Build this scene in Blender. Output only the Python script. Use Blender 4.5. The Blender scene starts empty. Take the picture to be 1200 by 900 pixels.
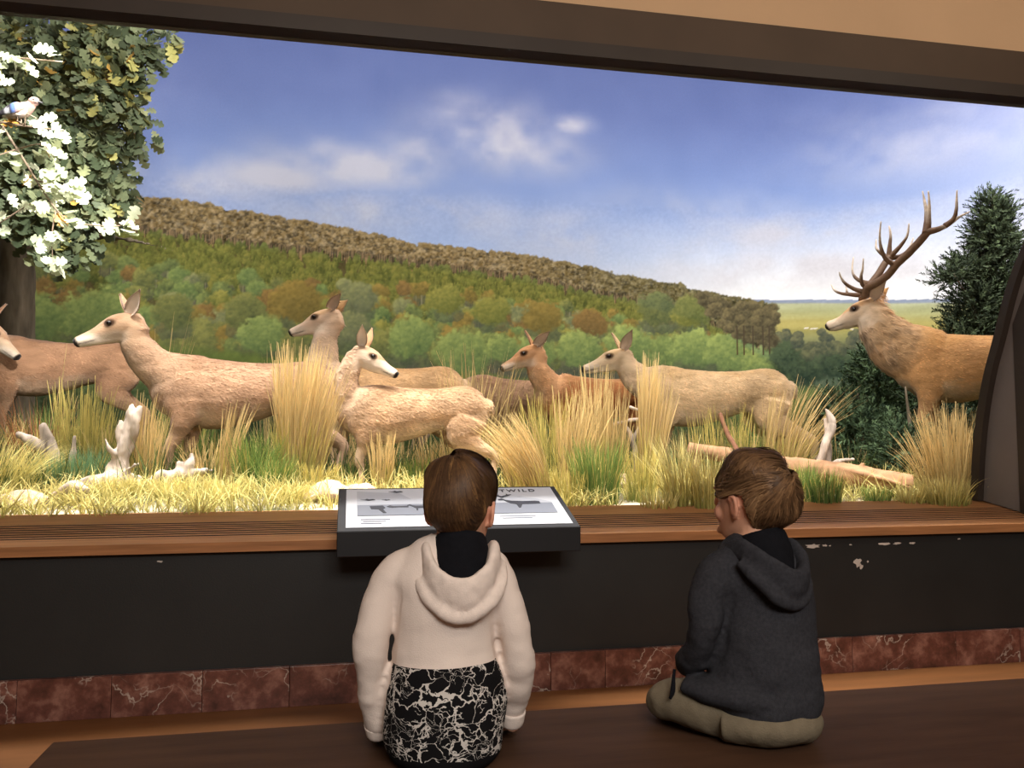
import bpy, bmesh, math, random
import numpy as np
from mathutils import Vector, Matrix, Euler

SC = bpy.context.scene
COL = SC.collection
PI = math.pi
random.seed(7)
RNG = np.random.default_rng(7)

# ------------------------------------------------------------------ helpers
def lin(c):
    def f(v):
        v = v/255.0
        return v/12.92 if v <= 0.04045 else ((v+0.055)/1.055)**2.4
    return tuple(f(v) for v in c)

def lin_np(a):
    a = np.clip(a, 0, 255)/255.0
    return np.where(a <= 0.04045, a/12.92, ((a+0.055)/1.055)**2.4)

def smooth(a, b, x):
    t = np.clip((x-a)/(b-a), 0, 1)
    return t*t*(3-2*t)

def vnoise(P, scale=1.0, seed=0):
    """value noise in 3D for an (n,3) array, 0..1"""
    P = np.asarray(P, dtype=np.float64)*scale
    i = np.floor(P).astype(np.int64); f = P-i
    f = f*f*(3-2*f)
    def h(x, y, z):
        n = (x*374761393 + y*668265263 + z*2147483647 + seed*1274126177) & 0xffffffff
        n = ((n ^ (n >> 13))*1274126177) & 0xffffffff
        n = n ^ (n >> 16)
        return (n & 0xffff)/65535.0
    r = 0
    for dx in (0, 1):
        for dy in (0, 1):
            for dz in (0, 1):
                w = (f[:, 0] if dx else 1-f[:, 0])*(f[:, 1] if dy else 1-f[:, 1])*(f[:, 2] if dz else 1-f[:, 2])
                r = r + w*h(i[:, 0]+dx, i[:, 1]+dy, i[:, 2]+dz)
    return r

def fbm(P, scale, seed=0, octv=3):
    P = np.asarray(P, dtype=np.float64)
    r = 0; a = 1; t = 0
    for k in range(octv):
        r = r + a*vnoise(P, scale*2**k, seed+k*17); t += a; a *= 0.5
    return r/t

def tag(o, label=None, cat=None, group=None, kind=None):
    if label: o['label'] = label
    if cat: o['category'] = cat
    if group: o['group'] = group
    if kind: o['kind'] = kind
    return o

def empty(name, loc=(0, 0, 0), rz=0.0):
    o = bpy.data.objects.new(name, None)
    o.empty_display_size = 0.1
    o.location = loc; o.rotation_euler = (0, 0, rz)
    COL.objects.link(o)
    return o

def link_mesh(name, me, mats=None, parent=None, smooth_shade=True):
    o = bpy.data.objects.new(name, me)
    COL.objects.link(o)
    if mats:
        for m in (mats if isinstance(mats, (list, tuple)) else [mats]):
            me.materials.append(m)
    if parent: o.parent = parent
    if smooth_shade and len(me.polygons):
        me.polygons.foreach_set('use_smooth', [True]*len(me.polygons))
    return o

def bm_obj(name, bm, mats=None, parent=None, smooth_shade=False):
    me = bpy.data.meshes.new(name)
    bmesh.ops.recalc_face_normals(bm, faces=bm.faces)
    bm.to_mesh(me); bm.free()
    return link_mesh(name, me, mats, parent, smooth_shade)

def raw_mesh(name, V, F):
    """mesh from arrays; F is (n,4) or list"""
    me = bpy.data.meshes.new(name)
    V = np.asarray(V, dtype=np.float32)
    if isinstance(F, np.ndarray):
        n, k = F.shape
        me.vertices.add(len(V)); me.vertices.foreach_set('co', V.ravel())
        me.loops.add(n*k); me.loops.foreach_set('vertex_index', F.astype(np.int32).ravel())
        me.polygons.add(n)
        me.polygons.foreach_set('loop_start', np.arange(0, n*k, k, dtype=np.int32))
        me.update(calc_edges=True)
    else:
        me.from_pydata([tuple(v) for v in V], [], F)
        me.update()
    return me

def set_col(me, rgb, name='Col'):
    n = len(me.vertices)
    a = np.ones((n, 4), dtype=np.float32); a[:, :3] = rgb
    at = me.color_attributes.new(name, 'FLOAT_COLOR', 'POINT')
    at.data.foreach_set('color', a.ravel())

def set_val(me, v, name):
    at = me.attributes.new(name, 'FLOAT', 'POINT')
    at.data.foreach_set('value', np.asarray(v, dtype=np.float32))

def coords(me):
    a = np.empty(len(me.vertices)*3, dtype=np.float32); me.vertices.foreach_get('co', a)
    return a.reshape(-1, 3).astype(np.float64)

def normals(me):
    a = np.empty(len(me.vertices)*3, dtype=np.float32); me.vertices.foreach_get('normal', a)
    return a.reshape(-1, 3).astype(np.float64)

def put_coords(me, P):
    me.vertices.foreach_set('co', np.asarray(P, dtype=np.float32).ravel()); me.update()

def box(bm, x0, x1, y0, y1, z0, z1, bev=0.0):
    vs = [bm.verts.new(p) for p in ((x0,y0,z0),(x1,y0,z0),(x1,y1,z0),(x0,y1,z0),(x0,y0,z1),(x1,y0,z1),(x1,y1,z1),(x0,y1,z1))]
    fs = [bm.faces.new([vs[i] for i in q]) for q in ((0,3,2,1),(4,5,6,7),(0,1,5,4),(1,2,6,5),(2,3,7,6),(3,0,4,7))]
    if bev > 0:
        es = list({e for f in fs for e in f.edges})
        bmesh.ops.bevel(bm, geom=es, offset=bev, segments=2, affect='EDGES', profile=0.5)

def prism(bm, pts, axis, a, b):
    """extrude a polygon (2D points) along an axis ('X': pts are (y,z); 'Y': (x,z); 'Z': (x,y))"""
    def mk(p, t):
        if axis == 'X': return (t, p[0], p[1])
        if axis == 'Y': return (p[0], t, p[1])
        return (p[0], p[1], t)
    A = [bm.verts.new(mk(p, a)) for p in pts]; B = [bm.verts.new(mk(p, b)) for p in pts]
    n = len(pts)
    bm.faces.new(A); bm.faces.new(B[::-1])
    for i in range(n):
        bm.faces.new((A[i], B[i], B[(i+1) % n], A[(i+1) % n]))

def crom(pts, k):
    """Catmull-Rom resample of an (n,m) array, k steps per span"""
    P = np.asarray(pts, dtype=float)
    if len(P) < 3: 
        t = np.linspace(0, 1, k+1)[:, None]
        return P[0]*(1-t)+P[-1]*t
    Q = np.vstack([2*P[0]-P[1], P, 2*P[-1]-P[-2]])
    out = []
    for i in range(1, len(Q)-2):
        p0, p1, p2, p3 = Q[i-1], Q[i], Q[i+1], Q[i+2]
        for j in range(k):
            t = j/k
            out.append(0.5*((2*p1)+(-p0+p2)*t+(2*p0-5*p1+4*p2-p3)*t*t+(-p0+3*p1-3*p2+p3)*t**3))
    out.append(P[-1])
    return np.array(out)

def loft(bm, path, rads, n=16, up=(0, 0, 1), k=4, M=None, cap=True, sq=None):
    """elliptic tube; rads: r or (a: sideways, b: along up)"""
    R = [(r, r) if not isinstance(r, (tuple, list)) else tuple(r) for r in rads]
    A = np.hstack([np.asarray(path, dtype=float), np.asarray(R, dtype=float)])
    A = crom(A, k)
    C = A[:, :3]; R = np.maximum(A[:, 3:], 0.0008)
    T = np.gradient(C, axis=0)
    T /= np.linalg.norm(T, axis=1)[:, None]+1e-12
    upv = np.asarray(up, dtype=float)
    rings = []
    ps = None
    for i in range(len(C)):
        s = np.cross(T[i], upv)
        if np.linalg.norm(s) < 0.05:
            s = ps if ps is not None else np.cross(T[i], (upv+np.array([0.31, 0.77, 0.53])))
        s = s/np.linalg.norm(s)
        if ps is not None and np.dot(s, ps) < 0: s = -s
        ps = s
        v = np.cross(s, T[i])
        ring = []
        for j in range(n):
            a = 2*PI*j/n
            p = C[i]+s*R[i, 0]*math.cos(a)+v*R[i, 1]*math.sin(a)
            p = Vector(p)
            if M is not None: p = M @ p
            ring.append(bm.verts.new(p))
        rings.append(ring)
    for i in range(len(rings)-1):
        for j in range(n):
            bm.faces.new((rings[i][j], rings[i][(j+1) % n], rings[i+1][(j+1) % n], rings[i+1][j]))
    if cap:
        bm.faces.new(rings[0][::-1]); bm.faces.new(rings[-1])
    return rings

def ell(bm, c, r, M=None, seg=18, rot=None):
    """ellipsoid with radii r"""
    X = Matrix.Translation(Vector(c))
    if rot is not None: X = X @ rot.to_4x4()
    X = X @ Matrix.Diagonal((r[0], r[1], r[2], 1.0))
    if M is not None: X = M @ X
    bmesh.ops.create_uvsphere(bm, u_segments=seg, v_segments=max(6, seg*2//3), radius=1.0, matrix=X)

def remeshed(bm, voxel, smooth_iter=4, fac=0.5, name='m'):
    me = bpy.data.meshes.new(name+'_tmp')
    bmesh.ops.recalc_face_normals(bm, faces=bm.faces)
    bm.to_mesh(me); bm.free()
    o = bpy.data.objects.new(name+'_tmp', me); COL.objects.link(o)
    m = o.modifiers.new('r', 'REMESH'); m.mode = 'VOXEL'; m.voxel_size = voxel; m.use_smooth_shade = True
    if smooth_iter:
        s = o.modifiers.new('s', 'SMOOTH'); s.factor = fac; s.iterations = smooth_iter
    dg = bpy.context.evaluated_depsgraph_get()
    dg.update()
    out = bpy.data.meshes.new_from_object(o.evaluated_get(dg), preserve_all_data_layers=False, depsgraph=dg)
    out.name = name
    out.materials.clear()
    bpy.data.objects.remove(o); bpy.data.meshes.remove(me)
    return out

def mask_smooth(me, w, iters=30):
    """Laplacian smoothing weighted per vertex"""
    P = coords(me); n = len(P)
    e = np.empty(len(me.edges)*2, dtype=np.int32); me.edges.foreach_get('vertices', e); e = e.reshape(-1, 2)
    deg = np.bincount(e.ravel(), minlength=n).astype(float); deg[deg == 0] = 1
    for it in range(iters):
        k = 0.55 if it % 2 == 0 else -0.57*0.9
        A = np.stack([np.bincount(e[:, 0], P[e[:, 1], c], n)+np.bincount(e[:, 1], P[e[:, 0], c], n) for c in range(3)], 1)/deg[:, None]
        P = P+(A-P)*(k*w)[:, None]
    put_coords(me, P)

def fold_displace(me, amp, scale, stretch=(1, 1, 1), seed=0, mask=None):
    P = coords(me); N = normals(me)
    d = (fbm(P*np.array(stretch), scale, seed, 3)-0.5)*2
    d = np.sign(d)*np.abs(d)**0.8
    if mask is not None: d = d*mask(P)
    put_coords(me, P+N*(d*amp)[:, None])

# ------------------------------------------------------------------ materials
def nd(nt, t, **kw):
    n = nt.nodes.new(t)
    for k, v in kw.items():
        if hasattr(n, k): setattr(n, k, v)
    return n

def new_mat(name):
    m = bpy.data.materials.new(name); m.use_nodes = True
    nt = m.node_tree
    b = nt.nodes['Principled BSDF']
    return m, nt, b

def mat(name, base=(128, 128, 128), rough=0.6, spec=0.3, attr=None, n_scale=8.0, n_amt=0.15, stretch=(1, 1, 1), bump=0.0, b_scale=40.0, metal=0.0, translucent=0.0, b_stretch=(1, 1, 1), sheen=0.0):
    m, nt, b = new_mat(name)
    L = nt.links
    tc = nd(nt, 'ShaderNodeTexCoord')
    mp = nd(nt, 'ShaderNodeMapping'); mp.inputs['Scale'].default_value = stretch
    L.new(tc.outputs['Object'], mp.inputs['Vector'])
    no = nd(nt, 'ShaderNodeTexNoise'); no.inputs['Scale'].default_value = n_scale; no.inputs['Detail'].default_value = 6
    L.new(mp.outputs['Vector'], no.inputs['Vector'])
    mr = nd(nt, 'ShaderNodeMapRange')
    mr.inputs['From Min'].default_value = 0.3; mr.inputs['From Max'].default_value = 0.7
    mr.inputs['To Min'].default_value = 1-n_amt; mr.inputs['To Max'].default_value = 1+n_amt
    L.new(no.outputs['Fac'], mr.inputs['Value'])
    mx = nd(nt, 'ShaderNodeMix', data_type='RGBA', blend_type='MULTIPLY'); mx.inputs[0].default_value = 1
    if attr:
        a = nd(nt, 'ShaderNodeAttribute', attribute_name=attr)
        L.new(a.outputs['Color'], mx.inputs[6])
    else:
        mx.inputs[6].default_value = (*lin(base), 1)
    L.new(mr.outputs['Result'], mx.inputs[7])
    L.new(mx.outputs[2], b.inputs['Base Color'])
    b.inputs['Roughness'].default_value = rough
    b.inputs['Specular IOR Level'].default_value = spec
    b.inputs['Metallic'].default_value = metal
    if sheen: b.inputs['Sheen Weight'].default_value = sheen
    if bump > 0:
        mp2 = nd(nt, 'ShaderNodeMapping'); mp2.inputs['Scale'].default_value = b_stretch
        L.new(tc.outputs['Object'], mp2.inputs['Vector'])
        n2 = nd(nt, 'ShaderNodeTexNoise'); n2.inputs['Scale'].default_value = b_scale; n2.inputs['Detail'].default_value = 5
        L.new(mp2.outputs['Vector'], n2.inputs['Vector'])
        bp = nd(nt, 'ShaderNodeBump'); bp.inputs['Strength'].default_value = bump; bp.inputs['Distance'].default_value = 0.01
        L.new(n2.outputs['Fac'], bp.inputs['Height']); L.new(bp.outputs['Normal'], b.inputs['Normal'])
    if translucent > 0:
        tr = nd(nt, 'ShaderNodeBsdfTranslucent'); L.new(mx.outputs[2], tr.inputs['Color'])
        ms = nd(nt, 'ShaderNodeMixShader'); ms.inputs[0].default_value = translucent
        L.new(b.outputs[0], ms.inputs[1]); L.new(tr.outputs[0], ms.inputs[2])
        L.new(ms.outputs[0], nt.nodes['Material Output'].inputs['Surface'])
    return m

M_dark = mat('dark_paint', (42, 42, 41), 0.5, 0.35, n_scale=3, n_amt=0.12, bump=0.05, b_scale=120)
M_frame = mat('brown_black_frame', (58, 49, 42), 0.5, 0.3, n_scale=4, n_amt=0.12)
M_fascia = mat('dark_brown_fascia', (84, 68, 54), 0.6, 0.25, n_scale=3, n_amt=0.1)
M_cheek = mat('grey_brown_cheek', (122, 113, 107), 0.55, 0.3, n_scale=3, n_amt=0.08)
M_plaster = mat('warm_plaster', (208, 172, 134), 0.85, 0.1, n_scale=2, n_amt=0.04, bump=0.08, b_scale=60)
M_sill = mat('oiled_wood', (168, 116, 74), 0.5, 0.3, n_scale=6, n_amt=0.22, stretch=(0.5, 9, 9), bump=0.08, b_scale=30, b_stretch=(0.4, 8, 8))
M_floorwood = mat('floor_wood', (118, 76, 42), 0.5, 0.25, n_scale=2.2, n_amt=0.2, stretch=(0.6, 5, 1), bump=0.05, b_scale=30)
M_bench = mat('bench_wood', (74, 52, 38), 0.65, 0.1, n_scale=3, n_amt=0.22, stretch=(0.8, 5, 5), bump=0.05, b_scale=25, b_stretch=(0.5, 6, 6))
M_chip = mat('bare_plaster', (205, 195, 185), 0.9, 0.1)
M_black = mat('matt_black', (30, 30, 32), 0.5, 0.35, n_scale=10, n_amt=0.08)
M_fur = mat('deer_fur', attr='Col', rough=0.85, spec=0.08, n_scale=6, n_amt=0.2, stretch=(0.8, 1, 1.1), bump=0.32, b_scale=120, b_stretch=(0.4, 1, 1), sheen=0.15)
M_eye = mat('glass_eye', (18, 12, 10), 0.12, 0.6, n_amt=0.02)
M_antler = mat('antler', attr='Col', rough=0.5, spec=0.3, n_scale=40, n_amt=0.2, bump=0.35, b_scale=70)
M_blade = mat('grass_blade', attr='Col', rough=0.6, spec=0.2, n_scale=3, n_amt=0.1, translucent=0.3)
M_leaf = mat('oak_leaf', attr='Col', rough=0.55, spec=0.3, n_scale=30, n_amt=0.12, translucent=0.25)
M_needle = mat('juniper_needle', attr='Col', rough=0.7, spec=0.15, n_scale=6, n_amt=0.2)
M_bark = mat('oak_bark', (128, 117, 100), 0.9, 0.1, n_scale=10, n_amt=0.45, stretch=(1, 1, 0.25), bump=1.0, b_scale=14, b_stretch=(1, 1, 0.2))
M_twig = mat('twig_bark', (120, 104, 88), 0.8, 0.15, n_scale=30, n_amt=0.2)
M_bleached = mat('bleached_wood', (186, 170, 156), 0.9, 0.08, n_scale=11, n_amt=0.6, stretch=(1, 1, 0.35), bump=1.0, b_scale=22, b_stretch=(1, 1, 0.3))
M_log = mat('peeled_log', (184, 142, 108), 0.8, 0.1, n_scale=7, n_amt=0.5, stretch=(0.4, 1, 1), bump=0.5, b_scale=16, b_stretch=(0.25, 1, 1))
M_redstick = mat('red_brown_stick', (122, 84, 64), 0.8, 0.15, n_scale=20, n_amt=0.2)
M_rock = mat('pale_rock', (190, 168, 150), 0.9, 0.1, n_scale=9, n_amt=0.4, bump=0.8, b_scale=18)
M_bird = mat('jay_feather', attr='Col', rough=0.75, spec=0.1, n_scale=40, n_amt=0.1, bump=0.2, b_scale=120)
M_skin = mat('skin', attr='Col', rough=0.5, spec=0.35, n_scale=30, n_amt=0.05, bump=0.05, b_scale=300)
M_hair = mat('hair', attr='Col', rough=0.55, spec=0.25, n_scale=60, n_amt=0.15)
M_greyknit = mat('charcoal_knit', (52, 52, 56), 0.9, 0.1, n_scale=120, n_amt=0.2, bump=0.25, b_scale=400)
M_blackknit = mat('black_knit', (20, 20, 24), 0.9, 0.1, n_scale=60, n_amt=0.15, bump=0.2, b_scale=300)
M_creamknit = mat('cream_knit', (230, 214, 202), 0.9, 0.1, n_scale=60, n_amt=0.06, bump=0.2, b_scale=350)
M_olive = mat('olive_beige_cotton', (118, 107, 88), 0.85, 0.15, n_scale=40, n_amt=0.08, bump=0.2, b_scale=200)
M_denim = mat('dark_denim', (40, 44, 58), 0.85, 0.15, n_scale=60, n_amt=0.12, bump=0.2, b_scale=300)
M_shoe = mat('shoe', (60, 60, 66), 0.6, 0.3)
M_print = mat('print_white', (212, 214, 220), 0.4, 0.4, n_amt=0.02)
M_printgrey = mat('print_grey', (128, 132, 142), 0.4, 0.4, n_amt=0.02)
M_printpale = mat('print_pale', (186, 189, 197), 0.4, 0.4, n_amt=0.02)
M_printink = mat('print_ink', (42, 44, 52), 0.45, 0.4, n_amt=0.02)

def marble_mat():
    m, nt, b = new_mat('red_marble'); L = nt.links
    at = nd(nt, 'ShaderNodeAttribute', attribute_name='Off')
    tc = nd(nt, 'ShaderNodeTexCoord')
    add = nd(nt, 'ShaderNodeVectorMath', operation='ADD')
    L.new(tc.outputs['Object'], add.inputs[0]); L.new(at.outputs['Color'], add.inputs[1])
    n1 = nd(nt, 'ShaderNodeTexNoise'); n1.inputs['Scale'].default_value = 11; n1.inputs['Detail'].default_value = 8; n1.inputs['Roughness'].default_value = 0.65
    L.new(add.outputs[0], n1.inputs['Vector'])
    r1 = nd(nt, 'ShaderNodeValToRGB')
    e = r1.color_ramp.elements
    e[0].position = 0.3; e[0].color = (*lin((66, 40, 34)), 1)
    e[1].position = 0.72; e[1].color = (*lin((168, 122, 106)), 1)
    e2 = e.new(0.5); e2.color = (*lin((110, 68, 58)), 1)
    L.new(n1.outputs['Fac'], r1.inputs['Fac'])
    ds = nd(nt, 'ShaderNodeTexNoise'); ds.inputs['Scale'].default_value = 5; ds.inputs['Detail'].default_value = 5
    L.new(add.outputs[0], ds.inputs['Vector'])
    mxv = nd(nt, 'ShaderNodeMix', data_type='VECTOR'); mxv.inputs[0].default_value = 0.34
    L.new(add.outputs[0], mxv.inputs[4]); L.new(ds.outputs['Color'], mxv.inputs[5])
    vo = nd(nt, 'ShaderNodeTexVoronoi', feature='DISTANCE_TO_EDGE'); vo.inputs['Scale'].default_value = 10
    L.new(mxv.outputs[1], vo.inputs['Vector'])
    mk = nd(nt, 'ShaderNodeTexNoise'); mk.inputs['Scale'].default_value = 3.5; mk.inputs['Detail'].default_value = 3
    L.new(add.outputs[0], mk.inputs['Vector'])
    r2 = nd(nt, 'ShaderNodeMapRange'); r2.inputs['From Min'].default_value = 0.0; r2.inputs['From Max'].default_value = 0.035
    r2.inputs['To Min'].default_value = 1; r2.inputs['To Max'].default_value = 0
    L.new(vo.outputs['Distance'], r2.inputs['Value'])
    r3 = nd(nt, 'ShaderNodeMapRange'); r3.inputs['From Min'].default_value = 0.48; r3.inputs['From Max'].default_value = 0.62
    L.new(mk.outputs['Fac'], r3.inputs['Value'])
    mu = nd(nt, 'ShaderNodeMath', operation='MULTIPLY'); L.new(r2.outputs[0], mu.inputs[0]); L.new(r3.outputs[0], mu.inputs[1])
    mx = nd(nt, 'ShaderNodeMix', data_type='RGBA'); L.new(mu.outputs[0], mx.inputs[0])
    L.new(r1.outputs['Color'], mx.inputs[6]); mx.inputs[7].default_value = (*lin((205, 190, 176)), 1)
    L.new(mx.outputs[2], b.inputs['Base Color']); b.inputs['Roughness'].default_value = 0.3
    return m
M_marble = marble_mat()

def pattern_mat():
    """cream jersey above, black jersey with cracked white veins where attribute Pat is 1, plain black where Pat is 2"""
    m, nt, b = new_mat('cream_and_marbled_jersey'); L = nt.links
    tc = nd(nt, 'ShaderNodeTexCoord')
    at = nd(nt, 'ShaderNodeAttribute', attribute_name='Pat')
    ds = nd(nt, 'ShaderNodeTexNoise'); ds.inputs['Scale'].default_value = 24; ds.inputs['Detail'].default_value = 5
    L.new(tc.outputs['Object'], ds.inputs['Vector'])
    mxv = nd(nt, 'ShaderNodeMix', data_type='VECTOR'); mxv.inputs[0].default_value = 0.06
    L.new(tc.outputs['Object'], mxv.inputs[4]); L.new(ds.outputs['Color'], mxv.inputs[5])
    mp = nd(nt, 'ShaderNodeMapping'); mp.inputs['Scale'].default_value = (1.0, 1.0, 1.5); mp.inputs['Rotation'].default_value = (0, 0.5, 0)
    L.new(mxv.outputs[1], mp.inputs['Vector'])
    def vein(scale, wid):
        vo = nd(nt, 'ShaderNodeTexVoronoi', feature='DISTANCE_TO_EDGE'); vo.inputs['Scale'].default_value = scale
        L.new(mp.outputs['Vector'], vo.inputs['Vector'])
        wn = nd(nt, 'ShaderNodeTexNoise'); wn.inputs['Scale'].default_value = 22; wn.inputs['Detail'].default_value = 4
        L.new(tc.outputs['Object'], wn.inputs['Vector'])
        w = nd(nt, 'ShaderNodeMapRange'); w.inputs['From Min'].default_value = 0.4; w.inputs['From Max'].default_value = 0.72
        w.inputs['To Min'].default_value = wid*0.25; w.inputs['To Max'].default_value = wid*2.6
        L.new(wn.outputs['Fac'], w.inputs['Value'])
        lt = nd(nt, 'ShaderNodeMath', operation='LESS_THAN'); L.new(vo.outputs['Distance'], lt.inputs[0]); L.new(w.outputs[0], lt.inputs[1])
        return lt
    v1 = vein(19, 0.029); v2 = vein(46, 0.045)
    mk = nd(nt, 'ShaderNodeTexNoise'); mk.inputs['Scale'].default_value = 13; mk.inputs['Detail'].default_value = 3
    L.new(tc.outputs['Object'], mk.inputs['Vector'])
    g = nd(nt, 'ShaderNodeMath', operation='GREATER_THAN'); L.new(mk.outputs['Fac'], g.inputs[0]); g.inputs[1].default_value = 0.49
    v2m = nd(nt, 'ShaderNodeMath', operation='MULTIPLY'); L.new(v2.outputs[0], v2m.inputs[0]); L.new(g.outputs[0], v2m.inputs[1])
    mxm = nd(nt, 'ShaderNodeMath', operation='MAXIMUM'); L.new(v1.outputs[0], mxm.inputs[0]); L.new(v2m.outputs[0], mxm.inputs[1])
    pc = nd(nt, 'ShaderNodeMix', data_type='RGBA'); L.new(mxm.outputs[0], pc.inputs[0])
    pc.inputs[6].default_value = (*lin((22, 21, 22)), 1); pc.inputs[7].default_value = (*lin((205, 198, 190)), 1)
    s1 = nd(nt, 'ShaderNodeMath', operation='GREATER_THAN'); L.new(at.outputs['Fac'], s1.inputs[0]); s1.inputs[1].default_value = 0.5
    at2 = nd(nt, 'ShaderNodeAttribute', attribute_name='Hem')
    s2 = nd(nt, 'ShaderNodeMath', operation='GREATER_THAN'); L.new(at2.outputs['Fac'], s2.inputs[0]); s2.inputs[1].default_value = 0.5
    c1 = nd(nt, 'ShaderNodeMix', data_type='RGBA'); L.new(s1.outputs[0], c1.inputs[0]); c1.inputs[6].default_value = (*lin((230, 214, 202)), 1); L.new(pc.outputs[2], c1.inputs[7])
    c2 = nd(nt, 'ShaderNodeMix', data_type='RGBA'); L.new(s2.outputs[0], c2.inputs[0]); L.new(c1.outputs[2], c2.inputs[6]); c2.inputs[7].default_value = (*lin((24, 23, 25)), 1)
    L.new(c2.outputs[2], b.inputs['Base Color']); b.inputs['Roughness'].default_value = 0.9; b.inputs['Specular IOR Level'].default_value = 0.1
    bn = nd(nt, 'ShaderNodeTexNoise'); bn.inputs['Scale'].default_value = 350
    L.new(tc.outputs['Object'], bn.inputs['Vector'])
    bp = nd(nt, 'ShaderNodeBump'); bp.inputs['Strength'].default_value = 0.2; bp.inputs['Distance'].default_value = 0.01
    L.new(bn.outputs['Fac'], bp.inputs['Height']); L.new(bp.outputs['Normal'], b.inputs['Normal'])
    return m
M_pattern = pattern_mat()

def glass_mat():
    m, nt, b = new_mat('display_glass'); L = nt.links
    nt.nodes.remove(b)
    tr = nd(nt, 'ShaderNodeBsdfTransparent'); tr.inputs['Color'].default_value = (0.985, 0.99, 0.985, 1)
    gl = nd(nt, 'ShaderNodeBsdfGlossy'); gl.inputs['Roughness'].default_value = 0.02
    fr = nd(nt, 'ShaderNodeFresnel'); fr.inputs['IOR'].default_value = 1.25
    ms = nd(nt, 'ShaderNodeMixShader')
    L.new(fr.outputs[0], ms.inputs[0]); L.new(tr.outputs[0], ms.inputs[1]); L.new(gl.outputs[0], ms.inputs[2])
    L.new(ms.outputs[0], nt.nodes['Material Output'].inputs['Surface'])
    return m
M_glass = glass_mat()

def ground_mat():
    m, nt, b = new_mat('diorama_soil'); L = nt.links
    at = nd(nt, 'ShaderNodeAttribute', attribute_name='Col')
    tc = nd(nt, 'ShaderNodeTexCoord')
    no = nd(nt, 'ShaderNodeTexNoise'); no.inputs['Scale'].default_value = 14; no.inputs['Detail'].default_value = 8
    L.new(tc.outputs['Object'], no.inputs['Vector'])
    mr = nd(nt, 'ShaderNodeMapRange'); mr.inputs['From Min'].default_value = 0.3; mr.inputs['From Max'].default_value = 0.7; mr.inputs['To Min'].default_value = 0.6; mr.inputs['To Max'].default_value = 1.35
    L.new(no.outputs['Fac'], mr.inputs['Value'])
    mx = nd(nt, 'ShaderNodeMix', data_type='RGBA', blend_type='MULTIPLY'); mx.inputs[0].default_value = 1
    L.new(at.outputs['Color'], mx.inputs[6]); L.new(mr.outputs[0], mx.inputs[7])
    L.new(mx.outputs[2], b.inputs['Base Color']); b.inputs['Roughness'].default_value = 0.95
    bp = nd(nt, 'ShaderNodeBump'); bp.inputs['Strength'].default_value = 0.6; bp.inputs['Distance'].default_value = 0.02
    L.new(no.outputs['Fac'], bp.inputs['Height']); L.new(bp.outputs['Normal'], b.inputs['Normal'])
    return m
M_soil = ground_mat()
M_mural = mat('painted_canvas', attr='Col', rough=0.9, spec=0.05, n_scale=40, n_amt=0.03, bump=0.05, b_scale=250)

# ------------------------------------------------------------------ the setting
def struct(name, bm, m, smooth_shade=False):
    o = bm_obj(name, bm, m, None, smooth_shade)
    o['kind'] = 'structure'
    return o

GX0, GX1 = -2.7, 3.86           # the glazed opening
# profile of the curved glass: (z, y)
GPROF = crom([(0.835, 0.56), (1.10, 0.53), (1.35, 0.485), (1.60, 0.415), (1.81, 0.33), (2.10, 0.215), (2.31, 0.095), (2.55, -0.075), (2.80, -0.30), (2.96, -0.465)], 4)

bm = bmesh.new(); box(bm, -6, 9, -8.5, 0.06, -0.1, 0); struct('floor', bm, M_floorwood)

# dark painted parapet below the opening, with paint chips
bm = bmesh.new(); box(bm, -6, 9, 0.0, 0.12, 0.17, 0.735)
nf = len(bm.faces)
def chip(cx, cz, w, h, seed):
    r = random.Random(seed); n = 14; pts = []
    for i in range(n):
        a = 2*PI*i/n; k = r.uniform(0.45, 1.0)
        pts.append((cx+math.cos(a)*w*k, cz+math.sin(a)*h*k))
    prism(bm, pts, 'Y', -0.0015, 0.002)
for c in ((2.66, 0.562, 0.03, 0.03, 1), (2.68, 0.54, 0.012, 0.02, 2), (2.72, 0.566, 0.008, 0.007, 3), (2.83, 0.657, 0.05, 0.011, 4), (2.90, 0.657, 0.03, 0.007, 5),
          (2.99, 0.657, 0.022, 0.008, 6), (2.62, 0.657, 0.012, 0.005, 7), (2.40, 0.655, 0.05, 0.016, 8), (2.47, 0.657, 0.02, 0.008, 9), (-0.83, 0.668, 0.018, 0.005, 10), (3.28, 0.672, 0.012, 0.005, 11), (2.50, 0.655, 0.008, 0.005, 12)):
    chip(*c)
bm.faces.ensure_lookup_table()
for f in bm.faces[nf:]: f.material_index = 1
struct('wall_lower', bm, [M_dark, M_chip])

# marble skirting, one block per joint
bm = bmesh.new()
xs = [-6.0]; x = -1.388-0.378*12
xs = [x]
while x < 0.1: x += 0.378; xs.append(x)
for w in (0.46, 0.39, 0.275, 0.40, 0.52, 0.43, 0.62, 0.4, 0.52, 0.45, 0.6, 0.4, 0.5, 0.55): x += w; xs.append(x)
for a, b_ in zip(xs[:-1], xs[1:]):
    box(bm, a+0.001, b_-0.001, -0.025, 0.1, 0.0, 0.18, 0.0015)
o = struct('baseboard_front', bm, M_marble)
P = coords(o.data); idx = np.searchsorted(np.array(xs), P[:, 0]-1e-4)
r_ = np.random.default_rng(3).uniform(0, 20, (len(xs)+3, 3)); set_col(o.data, r_[idx], 'Off')

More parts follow.
